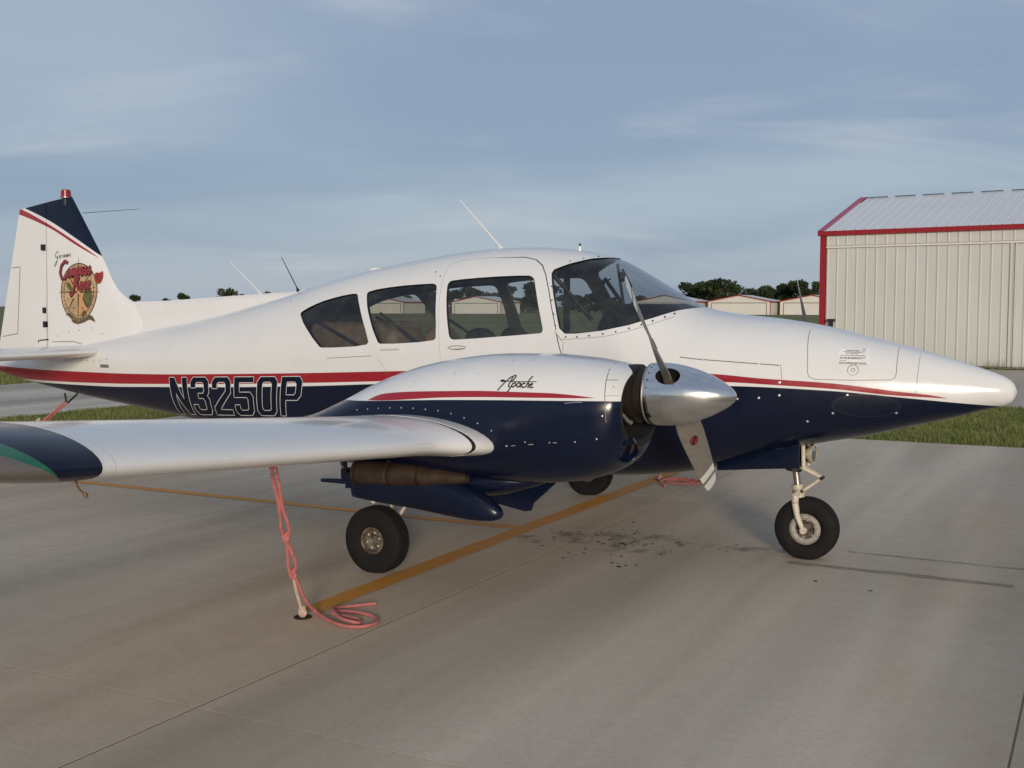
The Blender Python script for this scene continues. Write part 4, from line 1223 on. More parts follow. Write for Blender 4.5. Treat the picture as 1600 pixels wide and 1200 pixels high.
# ---- engine nacelles
class Mirror:
    pass
for sy in (-1, 1):
    L = Loft(NACROWS, -NY)
    rs = [ring(L, float(x), 72) for x in np.concatenate([np.linspace(-3.35, -.9, 56), np.linspace(-.89, -.565, 26)])]
    front = rs[-1]; zt, zb, zc, w, nu, nl = [float(a_) for a_ in L.par(-.565)]
    def scl(r_, s_, x): return [(x, -NY + (p[1] + NY) * s_, zc + .02 + (p[2] - zc) * s_) for p in r_]
    lip = [front, [(-.558, -NY + (p[1] + NY) * .965, zc + .003 + (p[2] - zc) * .965) for p in front], scl(front, .92, -.565), scl(front, .90, -.59), scl(front, .86, -.70)]
    if sy > 0: rs, lip = ([[(p[0], -p[1], p[2]) for p in r_] for r_ in g_] for g_ in (rs, lip))
    v, f = loft_vf(rs)
    nac = mesh('engine_nacelle', v, f[:-1], PAINT, AIR, True, angle=50); fix_normals(nac)
    v, f = loft_vf(lip); o = mesh('cowl_opening', v, f[:-2] + f[-1:], M_DARK, nac, True, angle=50); fix_normals(o)
    paint_attr(nac, nac_paint)
    if sy < 0: NACO = nac
    # ring gear behind the spinner, cylinder heads as dark clutter
    q = MB(); q.lathe([(-.64, .03), (-.64, .165), (-.60, .170), (-.56, .170), (-.555, .150), (-.515, .150), (-.515, .04)], (0, sy * NY, 1.254), (1, 0, 0), 48)
    q.build('ring_gear', simple('ring_gear_steel', (.022, .016, .012), .6, .4), nac)
    q = MB()
    q.tube([(-.60, sy * (NY + .19), 1.15), (-.585, sy * (NY + .15), 1.11), (-.575, sy * (NY + .12), 1.095)], [.010, .012, .016], 8)
    q.build('engine_baffle', M_GREYMET, nac)
    # lower induction scoop
    cx, cyy, cz = -.572, sy * (NY + .175), .935
    q = MB(); q.lathe([(-.03, .0), (-.03, .060), (.010, .064), (.014, .069), (-.03, .080)], (cx, cyy, cz), (.74, sy * .52, -.42), 28)
    o = q.build('intake_scoop', [M_NAVY, simple('filter_brown', (.055, .022, .012), .8)], nac)
    for p in o.data.polygons:
        if math.hypot(*(Vector(p.center) - Vector((cx, cyy, cz)))[1:]) < .045: p.material_index = 1
    # exhaust augmentor
    q = MB(); yx = sy * 2.045
    q.lathe([(0, .050), (.0, .071), (.25, .074), (.255, .070), (.27, .074), (.50, .062), (.80, .030)], (-2.36, yx, .712), (1, -sy * .02, .015), 28)
    q.lathe([(.02, .0), (.02, .066)], (-2.36, yx, .712), (1, 0, 0), 28)
    q.build('exhaust_tube', M_BROWN, nac)
    q = MB()
    for d_ in (.015, .262, .47): q.lathe([(d_, .060), (d_, .0775 - max(0, d_ - .27) * .05), (d_ + .014, .0775 - max(0, d_ - .27) * .05), (d_ + .014, .060)], (-2.36, yx, .712), (1, -sy * .02, .015), 28)
    q.box(-2.12, -2.10, yx - .004, yx + .004, .78, .86); q.box(-1.86, -1.845, yx - .004, yx + .004, .77, .86)
    q.build('exhaust_clamp', simple('clamp_steel', (.050, .036, .026), .5, .7, .3), nac)
    # rear underside fairing behind the wheel and cowl outlet
    g2 = Loft([(-1.16, .72, .690, .71, .05, 2, 2), (-1.26, .74, .650, .71, .14, 2.4, 2.4), (-1.42, .75, .605, .71, .20, 2.8, 2.6), (-1.70, .75, .580, .71, .22, 3, 2.8), (-2.05, .75, .60, .71, .20, 3, 2.8), (-2.25, .74, .66, .71, .16, 3, 2.6)], sy * 1.76)
    loft_obj('cowl_flap', g2, 24, 24, M_NAVY, nac)
    # fasteners and seams on the outboard skin
    if sy < 0:
        q = MB()
        ribbon(q, L, [(-.683, 1.428), (-.663, 1.375), (-.649, 1.308), (-.638, 1.232), (-.628, 1.115)], .004, .0012)
        ribbon(q, L, [(-.655, 1.345), (-.60, 1.345)], .003, .0012); ribbon(q, L, [(-.64, 1.262), (-.575, 1.262)], .002, .0012)
        out_normals(q.build('cowl_seam', M_SEAM, nac, kind='stuff'))
        q = MB()
        up = []
        for c in np.linspace(.0, .55, 13):
            a_, b_ = wing_z(2.12, np.float64(c)); xle, xte, *_ = wing_par(2.12); x = float(xle - c * (xle - xte))
            up.append((x + .075 * (1 - c * 1.8), float(a_) + .012 + .030 * min(1, c * 5)))
        dots(q, L, up, .0045, .0012)
        dots(q, L, [(-1.22, .955), (-1.10, .985), (-.95, .99), (-.80, 1.0), (-.68, 1.02), (-1.45, 1.36), (-1.62, 1.20 + .16), (-1.28, 1.44), (-1.15, 1.445), (-.648, 1.15), (-.61, 1.31), (-1.9, 1.30)], .0045, .0012)
        out_normals(q.build('cowl_fasteners', M_SCREWB, nac, kind='stuff'))
        q = MB()
        ribbon(q, L, [(-1.19, .958), (-1.165, .962)], .003, .002); ribbon(q, L, [(-1.08, .972), (-1.05, .975)], .004, .002); ribbon(q, L, [(-.93, .99), (-.905, .992)], .003, .002); ribbon(q, L, [(-.86, 1.215), (-.80, 1.222), (-.76, 1.224)], .002, .002)
        out_normals(q.build('paint_chips', M_SCREWB, nac, kind='stuff'))
        # script lettering on the cowl
        q = MB()
        def S(p, w=.0078):
            ribbon(q, L, [(-1.282 + x * .232, 1.276 + z * .084) for x, z in p], w, .002, False, .006)
        # A p a c h e
        S([(-.02, -.05), (.12, .45), (.26, .85), (.38, 1.0), (.40, .92), (.36, .70), (.32, .55)]); S([(.0, .62), (.08, .66), (.14, .60), (.05, .56), (.0, .62)], .007); S([(.06, .60), (.3, .58), (.7, .60), (1.0, .62)], .0042)
        S([(.32, .85), (.26, .3), (.30, .20)]); S([(.38, .50), (.30, .02), (.26, -.12)]); S([(.36, .42), (.44, .52), (.46, .36), (.40, .22), (.35, .26)])
        S([(.60, .46), (.52, .52), (.48, .34), (.52, .22), (.58, .32), (.60, .46), (.585, .25), (.61, .22)]); S([(.72, .46), (.66, .52), (.62, .34), (.66, .22), (.73, .26)])
        S([(.86, .98), (.80, .75), (.745, .22)]); S([(.755, .38), (.80, .50), (.825, .42), (.805, .24), (.83, .22)]); S([(.85, .34), (.91, .44), (.90, .52), (.86, .44), (.855, .28), (.89, .21), (.95, .28)])
        out_normals(q.build('script_lettering', M_BLACK, nac))

# ---- propellers
def m_blade():
    m, n, l, b = nmat('propeller_paint')
    t = n.new('ShaderNodeTexCoord'); s_ = n.new('ShaderNodeSeparateXYZ'); l.new(t.outputs['Object'], s_.inputs[0])
    v = objco(n, l); f = noise(n, l, 30, 5, .6, v)
    c = mixc(n, l, mrange(n, l, f, .3, .7, 0, 1), (.165, .150, .125), (.205, .187, .158))
    z = s_.outputs['Z']
    def band(a_, b_): return mth(n, l, 'MULTIPLY', mth(n, l, 'GREATER_THAN', z, a_), mth(n, l, 'LESS_THAN', z, b_))
    w_ = mth(n, l, 'ADD', band(.795, .855), band(.885, .99))
    l.new(mixc(n, l, w_, c, (.62, .60, .57)), b.inputs['Base Color'])
    l.new(mrange(n, l, f, .3, .7, .38, .52), b.inputs['Roughness']); b.inputs['Specular IOR Level'].default_value = .45
    return m
M_BLADEP = m_blade()
PX, PZ, PR = -.365, 1.256, .965
blade_me = None
def blade_mesh():
    rs = [.085, .11, .14, .18, .24, .32, .42, .54, .66, .78, .88, .94, .96, PR]
    ch = [.060, .062, .075, .105, .140, .160, .168, .166, .158, .145, .126, .104, .085, .045]
    th = [.060, .058, .050, .042, .034, .027, .021, .016, .013, .010, .008, .006, .005, .003]
    tw = [52, 52, 51, 50, 47, 42, 36, 30.5, 26.5, 23.5, 21.5, 20.5, 20, 20]
    rings_ = []; n_ = 24
    for r_, c, t_, a_ in zip(rs, ch, th, tw):
        a_ = R(a_); rg = []
        for k in range(n_):
            p = 2 * math.pi * k / n_; e = min(1, max(0, (r_ - .12) / .12))
            u = .5 * math.cos(p) * c + .08 * c * e; w = .5 * t_ * math.sin(p) * (1 - .35 * e * (-math.cos(p)) * -1 * .6)
            if math.sin(p) < 0: w *= (1 - .75 * e)
            # local frame: X forward (axis), Y tangent (direction of motion), Z radial
            rg.append((u * math.sin(a_) + w * math.cos(a_), u * math.cos(a_) - w * math.sin(a_), r_))
        rings_.append(rg)
    return loft_vf(rings_)
for sy, ang in ((-1, math.atan2(-.75, .66)), (1, math.atan2(-.68, .73))):
    hub = Vector((PX, sy * NY, PZ))
    q = MB(); q.lathe([(-.135, .0), (-.135, .172), (-.128, .176), (-.122, .172), (-.122, .05)], hub, (1, 0, 0), 64); q.lathe([(-.12, .07), (.05, .07), (.06, .0)], hub, (1, 0, 0), 24)
    prop = q.build('propeller', M_GREYMET, AIR)
    prof = [(-.120, .0), (-.120, .176), (-.08, .1805), (-.02, .179), (.04, .172), (.10, .159), (.16, .141), (.22, .118), (.272, .092), (.318, .064), (.348, .040), (.364, .020), (.370, .0)]
    fx, fr = pchip([p[0] for p in prof[1:]], [p[1] for p in prof[1:]]), None
    pp = [(-.120, .0005)] + [(float(x), float(fx(x))) for x in np.linspace(-.120, .370, 60)]
    q = MB(); q.lathe(pp, hub, (1, 0, 0), 96); sp = q.build('spinner', [M_ALU, M_DARK], None); fix_normals(sp)
    q = MB(); d = Vector((0, math.sin(ang), math.cos(ang))); t_ = Vector((1, 0, 0)).cross(d)
    for s_ in (1, -1):
        # oval cut-out for each blade root
        n_ = 28; v = []
        for r_ in (.06, .26):
            for k in range(n_):
                a_ = 2 * math.pi * k / n_
                v.append(hub + d * s_ * r_ + Vector((1, 0, 0)) * (.070 * math.cos(a_) + .012) + t_ * s_ * (.058 * math.sin(a_)))
        q.add(v, [(k, (k + 1) % n_, n_ + (k + 1) % n_, n_ + k) for k in range(n_)] + [tuple(range(n_ - 1, -1, -1)), tuple(range(n_, 2 * n_))])
    cut = mesh('cutter', q.v, q.f); fix_normals(cut); boolean(sp, cut, 'DIFFERENCE'); drop(cut)
    sp.data.shade_smooth(); cn = []
    for p in sp.data.polygons:
        c = Vector(p.center) - hub; rr_ = math.hypot(c.y, c.z); skin_ = rr_ > float(fx(c.x)) - .006 and c.x > -.1195
        p.material_index = 0 if skin_ else 1
        for vi in p.vertices:
            c = Vector(sp.data.vertices[vi].co) - hub
            if skin_:
                sl_ = (float(fx(c.x + .002)) - float(fx(c.x - .002))) / (min(c.x + .002, .37) - max(c.x - .002, -.12))
                n_ = Vector((-sl_, c.y, c.z)); r0 = math.hypot(c.y, c.z)
                n_ = Vector((-sl_, c.y / max(r0, 1e-4), c.z / max(r0, 1e-4))).normalized()
                if c.x > .369: n_ = Vector((1, 0, 0))
                cn.append(tuple(n_))
            else: cn.append(tuple(p.normal))
    sp.data.normals_split_custom_set(cn)
    sp.parent = prop
    v, f = blade_mesh()
    for s_ in (1, -1):
        dd = d * s_; tt = Vector((1, 0, 0)).cross(dd)
        if blade_me is None:
            o = mesh('blade', v, f, M_BLADEP, None, True, angle=50); fix_normals(o); blade_me = o.data; o.parent = prop
        else:
            o = bpy.data.objects.new('blade', blade_me); link(o, prop)
        mw = Matrix(((1, tt.x, dd.x, hub.x), (0, tt.y, dd.y, hub.y), (0, tt.z, dd.z, hub.z), (0, 0, 0, 1)))
        o.matrix_local = mw
        # maker's emblem on the front face
        q = MB(); e2 = MB(); n_ = 24; a_ = R(34.6)
        nrm_ = Vector((math.cos(a_), -math.sin(a_), 0)); cd_ = Vector((math.sin(a_), math.cos(a_), 0)); c0 = Vector((0, 0, .45)) + nrm_ * .0118 + cd_ * .006
        q.add([c0 + cd_ * .030 * math.cos(2 * math.pi * k / n_) + Vector((0, 0, .038 * math.sin(2 * math.pi * k / n_))) for k in range(n_)], [tuple(range(n_))])
        em = q.build('blade_emblem', simple('emblem_red', (.30, .015, .02), .4), prop, False); em.matrix_local = mw
        c1 = c0 + nrm_ * .0015
        e2.add([c1 + cd_ * a + Vector((0, 0, b_)) for a, b_ in ((-.026, .018), (-.017, .030), (.026, -.018), (.017, -.030))], [(0, 1, 2, 3)])
        for k in range(n_):
            t0, t1 = 2 * math.pi * k / n_, 2 * math.pi * (k + 1) / n_
            e2.add([c1 + cd_ * r_ * math.cos(t) + Vector((0, 0, r_ * 1.27 * math.sin(t))) for r_, t in ((.025, t0), (.030, t0), (.030, t1), (.025, t1))], [(0, 1, 2, 3)])
        em = e2.build('blade_emblem', M_BLACK, prop, False); em.matrix_local = mw
    q = MB()
    for k in range(24):
        a_ = 2 * math.pi * k / 24
        c = hub + Vector((-.100, .179 * math.cos(a_), .179 * math.sin(a_))); r0 = Vector((0, math.cos(a_), math.sin(a_))); ta = Vector((0, -math.sin(a_), math.cos(a_)))
        q.add([c + r0 * .0025] + [c + (Vector((1, 0, 0)) * math.cos(b_) + ta * math.sin(b_)) * .0055 + r0 * .0012 for b_ in [2 * math.pi * i / 8 for i in range(8)]], [(0, 1 + i, 1 + (i + 1) % 8) for i in range(8)])
    q.build('spinner_screws', M_SCREW, prop, kind='stuff')

# ---- tail
f_le = pchip([1.30, 1.60, 1.78, 1.83, 1.93, 2.19, 2.83], [-6.10, -6.24, -6.40, -6.50, -6.64, -6.81, -7.24])
HX = -7.582
def fin_pt(s_, c):
    zl = 1.30 + s_ * 1.53; xl = float(f_le(zl)); zt_ = 1.27 + s_ * 1.465; xt = -8.0 - (2.735 - zt_) * .272
    x = xl + (xt - xl) * c; z = zl + (zt_ - zl) * c
    return x, z, xl - xt
def fin_th(c, chord): return max(.003, 5 * .075 * chord * (.2969 * math.sqrt(max(c, 0)) - .126 * c - .3516 * c * c + .2843 * c ** 3 - .1015 * c ** 4))
class FinSurf:
    y0 = 0.0
    def side(s, x, z):
        s_ = np.clip((np.asarray(z) - 1.29) / 1.5, 0, 1); zl = 1.30 + s_ * 1.53; xl = f_le(zl); xt = -8.0 - (2.735 - 1.27 - s_ * 1.465) * .272
        ch = xl - xt; c = np.clip((xl - x) / ch, 0, 1)
        return -np.maximum(.003, 5 * .075 * ch * (.2969 * np.sqrt(c) - .126 * c - .3516 * c * c + .2843 * c ** 3 - .1015 * c ** 4))
    def nrm(s, x, y, z): return np.tile(np.array([0., -1., 0.]), (len(np.atleast_1d(x)), 1))
FIN = FinSurf()
def tail_piece(name, ca, cb, hinge_front, ns, nc, s0=0.0, s1=1.0):
    V = []; F = []
    for i in range(ns + 1):
        s_ = s0 + (s1 - s0) * i / ns
        xl, _, ch = fin_pt(s_, 0)
        c0, c1 = ca(xl, ch), cb(xl, ch); row = []
        cs_ = [c0 + (c1 - c0) * ((k / nc) ** (1.6 if not hinge_front else 1)) for k in range(nc + 1)]
        for sd in (-1, 1):
            for c in (cs_ if sd < 0 else cs_[::-1]):
                x, z, _ = fin_pt(s_, c); row.append((x, sd * fin_th(c, ch), z))
        V.append(row)
    v, f = loft_vf(V); o = mesh(name, v, f, PAINT, AIR, True, angle=35); fix_normals(o); return paint_attr(o, fin_paint)
fin = tail_piece('vertical_fin', lambda xl, ch: 0.0, lambda xl, ch: (xl - HX) / ch - .006, False, 48, 24)
rud = tail_piece('rudder', lambda xl, ch: (xl - HX) / ch + .006, lambda xl, ch: 1.0, True, 40, 12, 0.0, 1.0)
q = MB()
for p in ([(-8.146, 2.148), (-8.005, 2.157)], [(-8.005, 2.157), (-8.06, 1.477)], [(-8.06, 1.477), (-8.31, 1.443)]): ribbon(q, FIN, p, .007, .002)
out_normals(q.build('trim_tab_gap', M_SEAM, rud))
q = MB()
for z, h in ((2.342, .030), (1.715, .028), (1.575, .030)): q.box(HX - .05, HX - .012, -.066, .066, z - h, z + h)
q.build('hinge_bracket', M_BLACK, rud, smooth=False)
q = MB(); ribbon(q, FIN, [(-7.72, 1.385), (-7.72, 1.41), (-7.56, 1.425)], .012, .003); ribbon(q, FIN, [(-7.51, 1.40), (-7.18, 1.41), (-7.06, 1.385)], .005, .003)
dots(q, FIN, [(-7.25, 1.50), (-7.10, 1.52), (-6.92, 1.545), (-6.78, 1.49), (-7.42, 1.46)], .006, .002)
out_normals(q.build('fin_slots', M_BLACK, fin))
# dorsal fairing running from the cabin roof to the fin
f_dt = pchip([-6.75, -6.42, -6.35, -6.18, -5.36, -4.85, -4.46, -4.24, -4.05], [1.80, 1.80, 1.80, 1.803, 1.842, 1.868, 1.892, 1.925, 1.955])
rs = []
for x in np.linspace(-6.75, -4.1, 60):
    zt = float(f_dt(x)); zb = float(FUS.par(x)[0]) - .10; r_ = []
    for k in range(25):
        t = k / 24
        s_ = 1 if k < 12 else -1
        tt = abs(1 - 2 * t)         # 1 at the foot, 0 on the crest
        z = zb + (zt - zb) * (1 - tt ** 2.2); 
        r_.append((x, (-1 if t < .5 else 1) * (.030 * min(1, tt * 4) ** .5 + .10 * tt ** 5), zt - (zt - zb) * tt if tt > 0 else zt))
    rs.append(r_)
v, f = loft_vf(rs); o = mesh('dorsal_fairing', v, f, PAINT, AIR, True, angle=60); fix_normals(o); paint_attr(o, plain)
# stabilator
def stab_ring(y_):
    u = min(.9995, max(0, (abs(y_) - 1.72) / .20)); q_ = math.sqrt(1 - u * u)
    xl, xt = -6.70 - .22 * (1 - q_), -7.76 + .05 * (1 - q_); ch = xl - xt; up = []; lo = []
    for i in range(21):
        c = .5 - .5 * math.cos(math.pi * i / 20); h = 5 * .105 * ch * (.2969 * math.sqrt(c) - .126 * c - .3516 * c * c + .2843 * c ** 3 - .1015 * c ** 4) * (.25 + .75 * q_)
        up.append((xl - c * ch, y_, 1.318 + max(h, .002))); lo.append((xl - c * ch, y_, 1.318 - max(h, .002)))
    return up + lo[::-1]
v, f = loft_vf([stab_ring(float(y_)) for y_ in np.concatenate([-1.72 - .2 * np.sin(np.linspace(1, 0, 10) * math.pi / 2), np.linspace(-1.70, 1.70, 20), 1.72 + .2 * np.sin(np.linspace(0, 1, 10) * math.pi / 2)])])
o = mesh('stabilator', v, f, PAINT, AIR, True, angle=40); fix_normals(o); paint_attr(o, plain)
# beacon, antennas, tie-down eye
q = MB(); q.lathe([(0, .036), (.060, .036), (.075, .032)], (-7.325, 0, 2.745), (0, 0, 1), 24); bc = q.build('beacon', M_BLACK, fin)
q = MB(); q.lathe([(0, .052), (.012, .052), (.014, .050), (.066, .046), (.076, .036), (.080, .0)], (-7.325, 0, 2.828), (0, 0, 1), 24)
q.build('beacon_lens', simple('beacon_red', (.27, .006, .012), .18, 0, .1, 9, .3), fin)
q = MB(); q.lathe([(0, .053), (.007, .053)], (-7.325, 0, 2.823), (0, 0, 1), 24); q.build('beacon_rim', M_GREYMET, fin)
def whip(name, a_, b_, r0, r1, mat, foot=None):
    q = MB(); a_, b_ = Vector(a_), Vector(b_); q.tube([a_, a_.lerp(b_, .5), b_], [r0, (r0 + r1) / 2, r1], 8)
    if foot: q.tube([a_ - Vector((0, 0, .01)), a_.lerp(b_, .12)], [foot, r0], 10)
    return q.build(name, mat, AIR)
whip('antenna', (-2.412, 0, 2.20), (-2.808, 0, 2.608), .0085, .004, M_WHITEP, .022)
whip('antenna', (-4.441, 0, 1.885), (-4.628, 0, 2.186), .005, .003, M_BLACK, .022)
whip('antenna', (-4.858, 0, 1.860), (-5.217, 0, 2.158), .0065, .0035, M_WHITEP, .012)
whip('antenna', (-1.749, 0, 2.17), (-1.749, 0, 2.215), .012, .009, M_WHITEP); whip('antenna', (-1.749, 0, 2.212), (-1.749, 0, 2.232), .010, .009, M_BLACK)
q = MB(); q.lathe([(0, .075), (.015, .07), (.026, .045), (.030, 0)], (-3.62, 0, 2.055), (-.12, 0, 1), 24); q.build('antenna_dome', M_WHITEP, AIR)
whip('fin_antenna', (-7.10, 0, 2.667), (-6.33, 0, 2.676), .0042, .0026, M_GREYMET)
q = MB(); q.tube([(-7.42, 0, .885), (-7.40, 0, .80), (-7.38, 0, .79), (-7.24, 0, .885)], .010, 8); q.build('tail_tie_down_eye', M_BLACK, AIR)
# boarding step behind the wing
q = MB(); q.tube([(-3.42, -.74, .60), (-3.42, -.74, .40)], [.026, .020], 10); q.build('step_post', M_NAVY, AIR)
rbox('boarding_step', (-3.50, -.74, .392), (.24, .11, .028), M_NAVY, AIR, .012)

# emblem painted on the fin
def ell(cx, cz, rx, rz, n_=40, a0=0, a1=2 * math.pi): return [(cx + rx * math.cos(t), cz + rz * math.sin(t)) for t in np.linspace(a0, a1, n_, endpoint=False)]
CX, CZ = -7.112, 1.895
q = MB(); fill(q, FIN, [ell(CX, CZ, .255, .285)], .0015, .05); out_normals(q.build('emblem_disc', simple('emblem_tan', (.42, .29, .16), .5, 0, .3, 12), fin))
q = MB(); fill(q, FIN, [[(CX - .19, CZ + .17), (CX - .10, CZ + .20), (CX + .16, CZ - .03), (CX + .13, CZ - .25), (CX - .02, CZ - .22), (CX - .02, CZ - .05)]], .0025, .05)
out_normals(q.build('emblem_figure', simple('emblem_orange', (.52, .27, .12), .5, 0, .15), fin))
q = MB(); fill(q, FIN, [chaikin([(CX + .06, CZ - .01), (CX + .17, CZ + .05), (CX + .20, CZ - .07), (CX + .14, CZ - .17), (CX + .07, CZ - .10)])], .0035, .05)
fill(q, FIN, [chaikin([(CX + .05, CZ - .19), (CX + .12, CZ - .17), (CX + .12, CZ - .27), (CX + .06, CZ - .26)])], .0035, .05); fill(q, FIN, [chaikin([(CX - .19, CZ + .09), (CX - .13, CZ + .10), (CX - .04, CZ - .02), (CX - .08, CZ - .03)])], .0035, .05)
out_normals(q.build('emblem_leaves', simple('emblem_olive', (.115, .10, .030), .5, 0, .3), fin))
q = MB(); ribbon(q, FIN, ell(CX, CZ, .250, .280), .008, .0045, True); ribbon(q, FIN, ell(CX, CZ, .205, .232), .004, .0045, True)
for k in range(36):
    t = 2 * math.pi * k / 36
    if not .2 < t < 2.2: ribbon(q, FIN, [(CX + .205 * math.cos(t), CZ + .232 * math.sin(t)), (CX + .228 * math.cos(t), CZ + .257 * math.sin(t))], .004, .0045)
for k in range(16):
    t = 2 * math.pi * k / 16; r0, r1 = (.02, 1.10) if k % 4 == 0 else ((.09, .8) if k % 2 == 0 else (.16, .62))
    ribbon(q, FIN, [(CX + r0 * math.cos(t), CZ + r0 * math.sin(t)), (CX + .26 * r1 * math.cos(t), CZ + .30 * r1 * math.sin(t))], lambda u: .013 * (1 - u) + .003, .0045)
out_normals(q.build('emblem_compass_ring', simple('emblem_brown', (.035, .018, .010), .5), fin))
# red script, two words on a rising line, with a dark shadow under it
def script(q, w, off, dx=0., dz=0.):
    def S(p, org, s_): ribbon(q, FIN, [(org[0] + x * s_ + dx, org[1] + z * s_ + x * s_ * .12 + dz) for x, z in p], w, off, False, .01)
    o1, s1 = (-7.378, 2.025), .122
    S([(.85, 1.05), (.55, 1.25), (.15, .95), (.02, .45), (.20, .02), (.55, .0), (.82, .25)], o1, s1 * 1.12)        # C
    x = .92
    for g in ([(.30, .55), (.10, .6), (.02, .25), (.15, .02), (.32, .25), (.30, .55)],                              # o
              [(0, .6), (.06, 0), (.06, .45), (.18, .6), (.24, .4), (.26, 0), (.27, .45), (.40, .6), (.46, .35), (.5, 0)],  # m
              [(0, .6), (.0, -.5), (.02, .4), (.18, .62), (.34, .35), (.20, .05), (.04, .12)],                      # p
              [(.32, .55), (.12, .6), (.02, .25), (.14, .02), (.30, .2), (.33, .55), (.36, .02)],                   # a
              [(.28, .58), (.10, .5), (.14, .32), (.28, .2), (.18, .0), (.0, .06)],                                 # s
              [(.28, .58), (.10, .5), (.14, .32), (.28, .2), (.18, .0), (.0, .06)]):                                # s
        S([(x + px, pz) for px, pz in g], o1, s1); x += max(p[0] for p in g) + .10
    o2, s2 = (-7.20, 1.905), .118
    S([(.05, -.25), (.20, .2), (.35, 1.05), (.60, 1.25), (.78, 1.0), (.55, .72), (.38, .65), (.62, .35), (.85, .0)], o2, s2)   # R
    S([(.05, -.25), (-.15, -.35), (-.25, -.1)], o2, s2); x = .95
    for g in ([(.30, .55), (.10, .6), (.02, .25), (.15, .02), (.32, .25), (.30, .55)],
              [(.28, .58), (.10, .5), (.14, .32), (.28, .2), (.18, .0), (.0, .06)],
              [(.02, .3), (.28, .38), (.24, .58), (.06, .5), (.04, .15), (.18, .0), (.34, .12)]):
        S([(x + px, pz) for px, pz in g], o2, s2); x += max(p[0] for p in g) + .10
q = MB(); script(q, .036, .006, .004, -.006); out_normals(q.build('emblem_script_shadow', simple('emblem_maroon', (.055, .008, .010), .5), fin))
q = MB(); script(q, .024, .0085); out_normals(q.build('emblem_script', simple('emblem_crimson', (.24, .035, .038), .5), fin))
q = MB(); fill(q, FIN, [chaikin([(-6.91, 2.03), (-6.89, 2.09), (-6.845, 2.075), (-6.80, 2.105), (-6.795, 2.03), (-6.82, 1.975), (-6.87, 1.97)])], .007, .04); out_normals(q.build('emblem_rose', simple('emblem_rose_red', (.27, .035, .022), .5), fin))
q = MB(); ribbon(q, FIN, ell(-6.845, 2.04, .03, .035, 16), .006, .009, True); ribbon(q, FIN, ell(-6.845, 2.04, .013, .016, 12), .005, .009, True); out_normals(q.build('emblem_rose_petals', simple('emblem_dark_red', (.16, .012, .010), .5), fin))
q = MB(); fill(q, FIN, [chaikin([(-7.30, 1.668), (-7.24, 1.70), (-7.18, 1.655), (-7.10, 1.635), (-7.00, 1.665), (-6.92, 1.675), (-6.86, 1.60), (-6.90, 1.612), (-6.95, 1.63), (-7.02, 1.60), (-7.12, 1.578), (-7.20, 1.60), (-7.21, 1.64), (-7.25, 1.665)], 1)], .006, .04)
out_normals(q.build('emblem_banner', simple('emblem_banner_brown', (.115, .075, .040), .5), fin))
q = MB()
AV = {'A': [[(0, 0), (.5, 1), (1, 0)], [(.2, .4), (.8, .4)]], 'V': [[(0, 1), (.5, 0), (1, 1)]], 'I': [[(.5, 0), (.5, 1)]], 'T': [[(0, 1), (1, 1)], [(.5, 1), (.5, 0)]], 'O': [[(.1, .1), (0, .5), (.1, .9), (.9, .9), (1, .5), (.9, .1), (.1, .1)]], 'N': [[(0, 0), (0, 1), (1, 0), (1, 1)]]}
for i, ch in enumerate('AVIATION'):
    for st_ in AV[ch]:
        ribbon(q, FIN, [(-7.175 + i * .026 + px * .018, 1.603 + .010 * abs(i - 2) ** 1.1 * .8 + pz * .026) for px, pz in st_], .004, .009)
out_normals(q.build('emblem_lettering', simple('emblem_cream', (.50, .38, .22), .5), fin))
# small name in script above the emblem
q = MB()
def S(p, w=.006): ribbon(q, FIN, [(-7.455 + x * .27, 2.185 + z * .11 + x * .03) for x, z in p], w, .003, False, .008)
S([(.22, .85), (.14, 1.0), (.05, .75), (.04, .5), (.12, .42), (.17, .62), (.12, .05), (.02, -.35), (-.02, -.2), (.14, .2)]); x = .24
for g in ([(.0, .4), (.05, .48), (.05, .6), (.0, .55), (.0, .32), (.06, .30)], [(0, .6), (.0, .3), (.01, .5), (.06, .58)], [(.03, .6), (0, .45), (.03, .3), (.06, .45), (.03, .6)], [(0, .58), (.0, .3), (.03, .58), (.06, .5), (.06, .3)], [(0, .58), (0, .3)], [(0, .58), (0, .3), (.03, .58), (.05, .3), (.08, .58), (.10, .3)], [(.03, .6), (0, .45), (.03, .3), (.06, .45), (.03, .6)]):
    S([(x + a_, b_) for a_, b_ in g], .0045); x += max(p[0] for p in g) + .035
out_normals(q.build('name_script', M_BLACK, fin))

